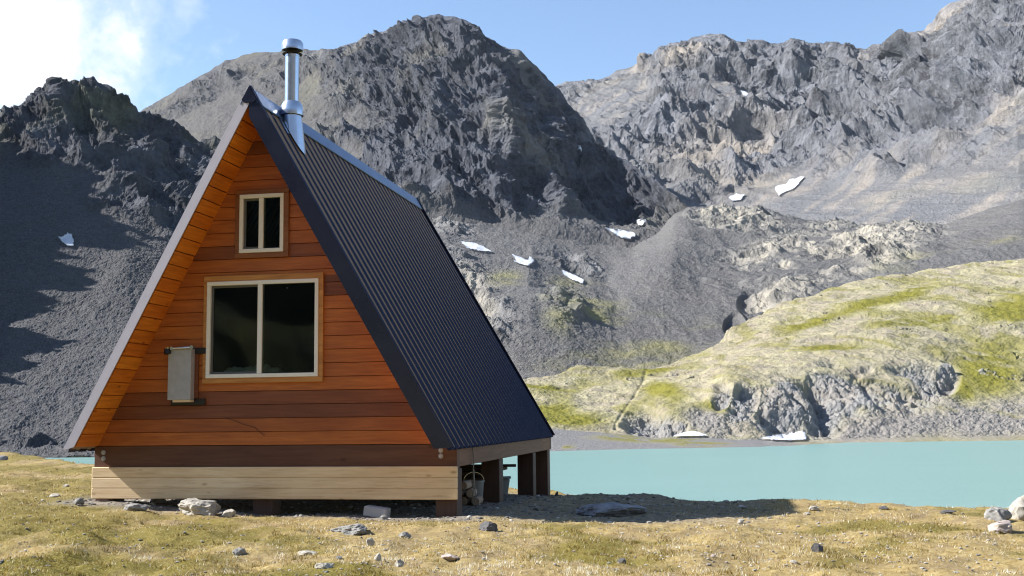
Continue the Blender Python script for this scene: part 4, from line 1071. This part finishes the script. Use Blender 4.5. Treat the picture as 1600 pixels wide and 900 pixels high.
while len(VS) < 6400:
    a_ = rng.uniform(-60, 1660); y_ = 1 / rng.uniform(1 / 17, 1 / 7.2); q = np.array([float(ray(np.float64(a_), np.float64(800.0))[0]) * y_, y_])
    u_, w_ = to_local(q[0], q[1])
    if (-2.6 < u_ < 2.6 and 0 < w_ < 7.5) or pnoise(np.array([[q[0] / 1.3, q[1] / 1.3, 7.0]]))[0] < rng.uniform(-0.5, 0.45): continue
    V, Fc = bs[rng.integers(6)]; r_ = 0.007 + 0.012 * rng.random() ** 3; t = rng.uniform(0, 6.3); c_, s2 = math.cos(t), math.sin(t); VV = V * r_ * np.array([1.3, 0.9, 0.8])
    VS.append((np.stack([VV[:, 0] * c_ - VV[:, 1] * s2 + q[0], VV[:, 0] * s2 + VV[:, 1] * c_ + q[1], VV[:, 2] + 0.006], 1), 0)); FS.append(Fc + base); TN += [0.75 + 0.25 * rng.random()] * len(V); base += len(V)
allxy = np.concatenate([v for v, _ in VS]); cxy = np.array([v[:, :2].mean(0) for v, _ in VS])
gzv = ground_full(cxy[:, 0], cxy[:, 1]); allxy[:, 2] += np.repeat(gzv, [len(v) for v, _ in VS])
me = bpy.data.meshes.new('gravel'); me.from_pydata(allxy.tolist(), [], np.concatenate(FS).tolist())
at_ = me.attributes.new('tone', 'FLOAT', 'POINT'); at_.data.foreach_set('value', np.array(TN, np.float32))
k = N('loose_gravel'); t_ = k.attr('tone'); c = k.ramp(t_, [(0.0, (0.08, 0.072, 0.065)), (0.7, (0.20, 0.185, 0.165)), (0.93, (0.34, 0.32, 0.29)), (1.0, (0.50, 0.48, 0.45))]); k.set(Base_Color=c, Roughness=0.9, Specular_IOR_Level=0.2)
tag(link('gravel', me, k.m), 'loose grey gravel under the cabin and pale chips strewn through the turf', 'gravel', kind='stuff')

# ------------------------------------------------------------------ things stored under the cabin
PLAST = plain('off_white_plastic', (0.17, 0.165, 0.155), 0.5, 0, 0.15, 7); TOTE = plain('grey_tote_plastic', (0.36, 0.40, 0.41), 0.5, 0, 0.1, 7)
DARKB = wood('weathered_dark_board', [(0, (0.05, 0.035, 0.028)), (1, (0.10, 0.065, 0.045))], 'x', 1, 0.8); BARKW = wood('split_firewood', [(0, (0.40, 0.30, 0.22)), (1, (0.62, 0.52, 0.42))], 'y', 2, 0.8); BLUEP = plain('blue_plastic', (0.03, 0.07, 0.22), 0.45, 0, 0.1)
ROPE = plain('grey_rope', (0.22, 0.20, 0.17), 0.9, 0, 0.25, 60)
def put(o, x, y, z, rz=0.0):
    q = to_world(x, y); o.location = (q[0], q[1], z); o.rotation_euler = (0, 0, rz - YAW)
bk = empty('bucket'); tag(bk, 'dull grey bucket on the gravel under the lake side beam', 'bucket')
m = MB(); m.lathe([(0.0, 0.0), (0.115, 0.0), (0.12, 0.01), (0.142, 0.30), (0.152, 0.302), (0.152, 0.325), (0.138, 0.325), (0.112, 0.02), (0.0, 0.02)], (0, 0, 0)); m.build('pail', PLAST, bk)
m = MB(); m.tube([(0.15 * math.cos(t), 0.02, 0.31 + 0.13 * math.sin(t)) for t in np.linspace(0, math.pi, 13)], 0.004, 6); m.build('handle', STEEL, bk)
q = ground_hit(741, 786); ul = to_local(q[0], q[1]); put(bk, ul[0], ul[1], gz(ul[0], ul[1]) - 0.005, 0.4)
# lumber stack across the back of the crawl space
lz = gz(0.6, 4.1)
st = empty('lumber_stack'); tag(st, 'dark stack of boards stored under the cabin between the posts', 'lumber')
for j in range(4):
    for r_ in range(3):
        m = MB(); o1 = random.uniform(-0.12, 0.12); m.box(-1.5 + o1, 1.55 + o1 + (0.25 if j == 3 else 0), -0.30 + r_ * 0.2, -0.30 + r_ * 0.2 + 0.19, 0.10 + j * 0.075, 0.10 + j * 0.075 + 0.05, random.random(), 0.004); m.build('board', DARKB, st)
for x_ in (-1.1, 1.2):
    m = MB(); m.box(x_ - 0.06, x_ + 0.06, -0.32, 0.30, -0.12, 0.098, 0.3, 0.004); m.build('bearer', DARKB, st)
put(st, 0.35, 4.1, lz + 0.02, 0.03)
q = to_world(1.35, 4.1)
bd = empty('loose_board'); tag(bd, 'dark broken board lying askew on top of the lumber stack', 'board')
m = MB(); m.prism([(-0.5, 0.0), (0.45, 0.03), (0.62, 0.10), (0.50, 0.16), (-0.5, 0.12)], -0.09, 0.09, 0.4); m.build('plank', DARKB, bd)
m = MB(); m.box(-0.3, 0.85, -0.05, 0.05, -0.045, -0.004, 0.5, 0.004); m.build('batten', DARKB, bd)
put(bd, 1.55, 3.95, lz + 0.02 + 0.42, 0.1)
o = MB().box(-0.09, 0.09, -0.07, 0.07, 0, 0.24, 0.5, 0.02).build('jug', BLUEP); tag(o, 'small dark blue plastic jug on the lumber stack', 'jug'); put(o, 1.05, 3.95, lz + 0.02 + 0.376, 0.3)
tt_ = empty('tote'); tag(tt_, 'grey storage tub under the rear of the cabin', 'tub')
m = MB(); bm = bmesh.new(); bmesh.ops.create_cube(bm, size=1)
for v in bm.verts: v.co = (v.co.x * (0.56 if v.co.z > 0 else 0.48), v.co.y * (0.38 if v.co.z > 0 else 0.32), (v.co.z + 0.5) * 0.26)
bmesh.ops.bevel(bm, geom=bm.edges[:], offset=0.02, segments=2, affect='EDGES'); m.bm(bm); m.build('body', TOTE, tt_)
MB().box(-0.30, 0.30, -0.21, 0.21, 0.262, 0.285, 0.5, 0.01).build('lid', TOTE, tt_)
put(tt_, 1.85, 4.85, gz(1.85, 4.85), 0.2)
# firewood
bw = (1.72, 1.9)
gidx = 0
flog = None
for (ox, oz) in ((0, 0.06), (0.15, 0.06), (0.30, 0.06), (0.075, 0.175), (0.225, 0.17), (0.15, 0.28)):
    m = MB(); m.tube([(0, -0.2, 0), (0, -0.19, 0), (0, 0.19, 0), (0, 0.2, 0)], [0.055, 0.062, 0.062, 0.055], 9, random.random())
    o = m.build('log', BARKW); lx_, ly_ = 1.95 + ox - 0.05, 2.15
    put(o, lx_, ly_, gz(1.95, 2.15) + oz, random.uniform(-0.1, 0.1))
    tag(o, 'pale split log in the small woodpile beside the bucket', 'log', 'logs of the woodpile under the cabin')
# rope hanging from the beam
m = MB(); y1_, z1_ = on_side(738, 697, W / 2 + 0.01)
pts = [(0, 0, 0), (0.012, 0.0, -0.12), (0.006, 0.01, -0.3), (0.012, 0.0, -0.46), (0.0, 0.015, -0.62), (-0.015, 0.02, -0.7), (0.0, 0.05, -0.76), (0.02, 0.07, -0.68), (0.015, 0.03, -0.5), (0.01, 0.012, -0.3)]
m.tube(pts, 0.0085, 6); o = m.build('rope', ROPE); q = to_world(W / 2 + 0.014, y1_); o.location = (q[0], q[1], z1_); o.rotation_euler = (0, 0, -YAW)
tag(o, 'thin grey rope with a loop hanging from the lake side beam', 'rope')
# cloth in the window
bm = bmesh.new(); bmesh.ops.create_grid(bm, x_segments=46, y_segments=22, size=1)
V = np.array([v.co[:] for v in bm.verts]); hgt_ = 0.05 + 0.11 * np.clip(fbm(V * 1.7 + 3, 3, 71) + 0.35, 0, 1) * (1 - V[:, 0] ** 2 * 0.7) * (1 - V[:, 1] ** 2) + 0.03 * ridged(V * 3.1, 3, 73) * (1 - V[:, 1] ** 2)
for v, h_ in zip(bm.verts, hgt_): v.co = (v.co.x * 0.37, v.co.y * 0.1, h_)
me = bpy.data.meshes.new('cloth'); bm.to_mesh(me); bm.free(); me.polygons.foreach_set('use_smooth', [True] * len(me.polygons))
o = link('cloth', me, plain('pale_cloth', (0.78, 0.77, 0.76), 0.9, 0, 0.08)); x_, z_ = on_front(398, 580, 0.24); put(o, x_, 0.20, BIG['z0'] + 0.085, 0.05)
tag(o, 'crumpled pale cloth lying on the sill inside the wide window', 'cloth')

# ------------------------------------------------------------------ snow patches
def snow(layer, poly, label, off, group='leftover snow patches'):
    P, PX, PY = LAYERS[layer]; poly = np.array(poly, float); px0, py0 = poly.min(0); px1, py1 = poly.max(0)
    ins = np.zeros(PX.shape, bool); n_ = len(poly)
    jx = 1.1 * pnoise(np.stack([PX.ravel() / 5, PY.ravel() / 5, PX.ravel() * 0], -1), 3).reshape(PX.shape); X = PX + jx; Yy = PY + jx * 0.6
    box_ = (PX > px0 - 3) & (PX < px1 + 3) & (PY > py0 - 3) & (PY < py1 + 3)
    for i in range(n_):
        (xa, ya), (xb, yb) = poly[i], poly[(i + 1) % n_]
        with np.errstate(divide='ignore', invalid='ignore'):
            c_ = ((ya > Yy) != (yb > Yy)) & (X < (xb - xa) * (Yy - ya) / (yb - ya + 1e-12) + xa)
        ins ^= c_
    ins &= box_
    r_, c_ = np.where(ins)
    if len(r_) < 6: print('snow: nothing at', label); return
    # keep the nearest sheet of terrain only
    dist = P[..., 1]; dm = np.median(dist[ins]); 
    r0, r1, c0, c1 = max(r_.min() - 8, 0), r_.max() + 9, max(c_.min() - 8, 0), c_.max() + 9
    S = P[r0:r1, c0:c1]; S = smooth1(S, 7); S = smooth1(S.transpose(1, 0, 2), 7).transpose(1, 0, 2); nn = normals(S); S = np.maximum(S, S) + nn * off
    I = ins[r0:r1, c0:c1]; q = I[:-1, :-1] & I[1:, :-1] & I[:-1, 1:] & I[1:, 1:]
    ids = {}; vs = []; fs = []
    def vid(i, j):
        if (i, j) not in ids: ids[(i, j)] = len(vs); vs.append(tuple(S[i, j]))
        return ids[(i, j)]
    lab = np.zeros(q.shape, int); best = (0, 0); nl = 0
    for i, j in zip(*np.where(q)):
        if lab[i, j]: continue
        nl += 1; st_ = [(i, j)]; lab[i, j] = nl; ct = 0
        while st_:
            a, b = st_.pop(); ct += 1
            for da, db in ((1, 0), (-1, 0), (0, 1), (0, -1)):
                aa, bb = a + da, b + db
                if 0 <= aa < q.shape[0] and 0 <= bb < q.shape[1] and q[aa, bb] and not lab[aa, bb]: lab[aa, bb] = nl; st_.append((aa, bb))
        best = max(best, (ct, nl))
    q = lab == best[1]
    for i, j in zip(*np.where(q)): fs.append((vid(i, j), vid(i, j + 1), vid(i + 1, j + 1), vid(i + 1, j)))
    bm = bmesh.new(); bv = [bm.verts.new(v) for v in vs]
    for f in fs: bm.faces.new([bv[i] for i in f])
    bmesh.ops.solidify(bm, geom=bm.faces[:], thickness=off * 1.5)
    me = bpy.data.meshes.new('snow_patch'); bm.to_mesh(me); bm.free(); me.polygons.foreach_set('use_smooth', [True] * len(me.polygons))
    tag(link('snow_patch', me, SNOWM), label, 'snow patch', group)
SNOWM = plain('old_snow', (0.84, 0.86, 0.90), 0.7, 0, 0.04, 0.3)
snow('L', [(87, 369), (93, 372), (100, 369), (106, 366), (113, 368), (117, 380), (115, 388), (105, 387), (96, 380)], 'snow patch alone in the shaded scree of the dark mountain left of the cabin', 0.9)
snow('R', [(1155, 142), (1166, 145), (1177, 152), (1172, 155), (1160, 151)], 'small oval snow patch highest on the pale mountain wall', 3)
snow('R', [(1211, 293), (1228, 289), (1234, 282), (1245, 280), (1262, 275), (1250, 288), (1242, 297), (1228, 302), (1217, 309), (1211, 300)], 'forked snow patch at the foot of the pale mountain wall', 2.5)
snow('R', [(1135, 309), (1150, 304), (1168, 305), (1158, 315), (1145, 318)], 'flat snow patch in the dip left of the forked one', 2.5)
snow('P', [(942, 359), (965, 362), (992, 366), (996, 372), (985, 379), (966, 375)], 'long snow patch at the foot of the dark peak, in its shadow', 3)
snow('P', [(996, 345), (1006, 346), (1011, 353), (1002, 355)], 'snow fleck in the peak shadow just above the long patch', 3)
snow('P', [(917, 227), (930, 230), (940, 238), (925, 238)], 'right one of two snow flecks high on the shaded peak flank', 4)
snow('P', [(896, 228), (905, 229), (912, 236), (902, 237)], 'left one of two snow flecks high on the shaded peak flank', 4)
snow('M', [(717, 379), (740, 381), (755, 387), (772, 397), (748, 395), (728, 390)], 'thin snow patch closest to the cabin roof', 1.8)
snow('M', [(785, 400), (795, 404), (806, 411), (797, 398), (812, 404), (824, 409), (827, 401), (835, 411), (826, 419), (808, 415)], 'y shaped snow patch in the middle of the grey scree', 1.8)
snow('M', [(875, 423), (895, 431), (912, 439), (912, 447), (893, 441), (880, 433)], 'slanting snow patch below the dark outcrop in the scree', 1.8)
snow('H', [(1050, 685), (1075, 676), (1095, 678), (1112, 684)], 'left snow bank at the foot of the cliffs by the lake', 0.7)
snow('H', [(1183, 688), (1200, 683), (1225, 679), (1257, 676), (1260, 690), (1220, 691)], 'right snow bank at the foot of the cliffs by the lake', 0.7)

# ------------------------------------------------------------------ grass
NT = 70000
pxs = rng.uniform(-150, 1750, NT); iy = rng.uniform(1 / 40.0, 1 / 6.0, NT); Yt = 1 / iy
Xt = ray(pxs, np.full(NT, 800.0))[:, 0] * Yt + rng.normal(0, 0.05, NT)
pt = fbm(flat3(Xt, Yt, 1.6), 4, 531, 0.55); cl = fbm(flat3(Xt, Yt, 0.35), 3, 561, 0.6)
gm = gravel_mask(Xt, Yt); e = np.interp(Xt / Yt, EDX, EDY)
bare = sstep(0.0, 0.35, fbm(flat3(Xt, Yt, 2.4), 3, 571))
keep = (rng.random(NT) > gm * 1.3) & (Yt < e + 2.5) & (rng.random(NT) < 0.55 + 0.8 * cl) & (rng.random(NT) > 0.9 * bare)
Xt, Yt, pt, cl = Xt[keep], Yt[keep], pt[keep], cl[keep]; Zt = ground_full(Xt, Yt); NT = len(Xt); NBL = 6
grn = sstep(-0.1, 0.45, pt + 0.55 * sstep(0, -5, Xt) - 0.12)
X = np.repeat(Xt, NBL); Y = np.repeat(Yt, NBL); Z = np.repeat(Zt, NBL); n_ = len(X); G = np.repeat(grn, NBL); C = np.repeat(cl, NBL)
far = np.maximum(1, Y / 11)
X = X + rng.normal(0, 0.022, n_) * far; Y = Y + rng.normal(0, 0.022, n_) * far
hh = 0.66 * (0.016 + 0.034 * rng.random(n_) ** 1.6 + 0.012 * np.clip(C, -0.5, 1)) * np.clip(1.25 - 0.012 * Y, 0.7, 1.2); ww = 0.0026 * far * rng.uniform(0.7, 1.5, n_)
an = rng.uniform(0, 2 * np.pi, n_); la = rng.uniform(0, 2 * np.pi, n_); ln = hh * rng.uniform(0.3, 1.3, n_)
b1 = np.stack([X - np.cos(an) * ww, Y - np.sin(an) * ww, Z - 0.006], -1); b2 = np.stack([X + np.cos(an) * ww, Y + np.sin(an) * ww, Z - 0.006], -1)
tip = np.stack([X + np.cos(la) * ln, Y + np.sin(la) * ln, Z + hh], -1)
V = np.stack([b1, b2, tip], 1).reshape(-1, 3)
me = bpy.data.meshes.new('grass'); me.vertices.add(3 * n_); me.vertices.foreach_set('co', V.reshape(-1).astype(np.float32))
me.loops.add(3 * n_); me.loops.foreach_set('vertex_index', np.arange(3 * n_, dtype=np.int32)); me.polygons.add(n_); me.polygons.foreach_set('loop_start', np.arange(0, 3 * n_, 3, dtype=np.int32))
blot = fbm(np.stack([X / 0.5, Y / 0.75, X * 0], -1), 4, 581, 0.75)
tone = np.clip(0.53 - 0.33 * G - 0.03 + 0.40 * blot + rng.normal(0, 0.2, n_) + (rng.random(n_) < 0.2) * 0.5, 0, 1)
at_ = me.attributes.new('tone', 'FLOAT', 'POINT'); at_.data.foreach_set('value', np.repeat(tone, 3).astype(np.float32)); me.update(calc_edges=True)
k = N('dry_grass'); c = k.ramp(k.attr('tone'), [(0.0, (0.075, 0.056, 0.014)), (0.2, (0.18, 0.132, 0.024)), (0.42, (0.31, 0.20, 0.045)), (0.62, (0.47, 0.36, 0.14)), (0.82, (0.61, 0.52, 0.32)), (1.0, (0.86, 0.82, 0.70))])
k.set(Base_Color=c, Roughness=0.8, Specular_IOR_Level=0.15)
tl = k.n('ShaderNodeBsdfTranslucent'); k.put(tl.inputs[0], c); mxs = k.n('ShaderNodeMixShader'); mxs.inputs[0].default_value = 0.35; k.put(mxs.inputs[1], k.b.outputs[0]); k.put(mxs.inputs[2], tl.outputs[0]); k.put(k.out.inputs[0], mxs.outputs[0])
tag(link('grass', me, k.m), 'short dry golden and olive tundra grass in front of the cabin', 'grass', kind='stuff')

# ------------------------------------------------------------------ thin mountain air
hz = MB().box(-4300, 4300, -1600, 4400, LAKE - 7, 1900).build('haze', None)
hm = bpy.data.materials.new('thin_air'); hm.use_nodes = True; ht = hm.node_tree; ht.nodes.remove(ht.nodes['Principled BSDF'])
pv = ht.nodes.new('ShaderNodeVolumePrincipled'); pv.inputs['Color'].default_value = (0.80, 0.88, 1.0, 1); pv.inputs['Density'].default_value = 0.000008; pv.inputs['Anisotropy'].default_value = 0.0
ht.links.new(pv.outputs[0], ht.nodes['Material Output'].inputs['Volume']); hz.data.materials.append(hm)
tag(hz, 'thin bluish mountain air over the lake and peaks', 'haze', kind='stuff')
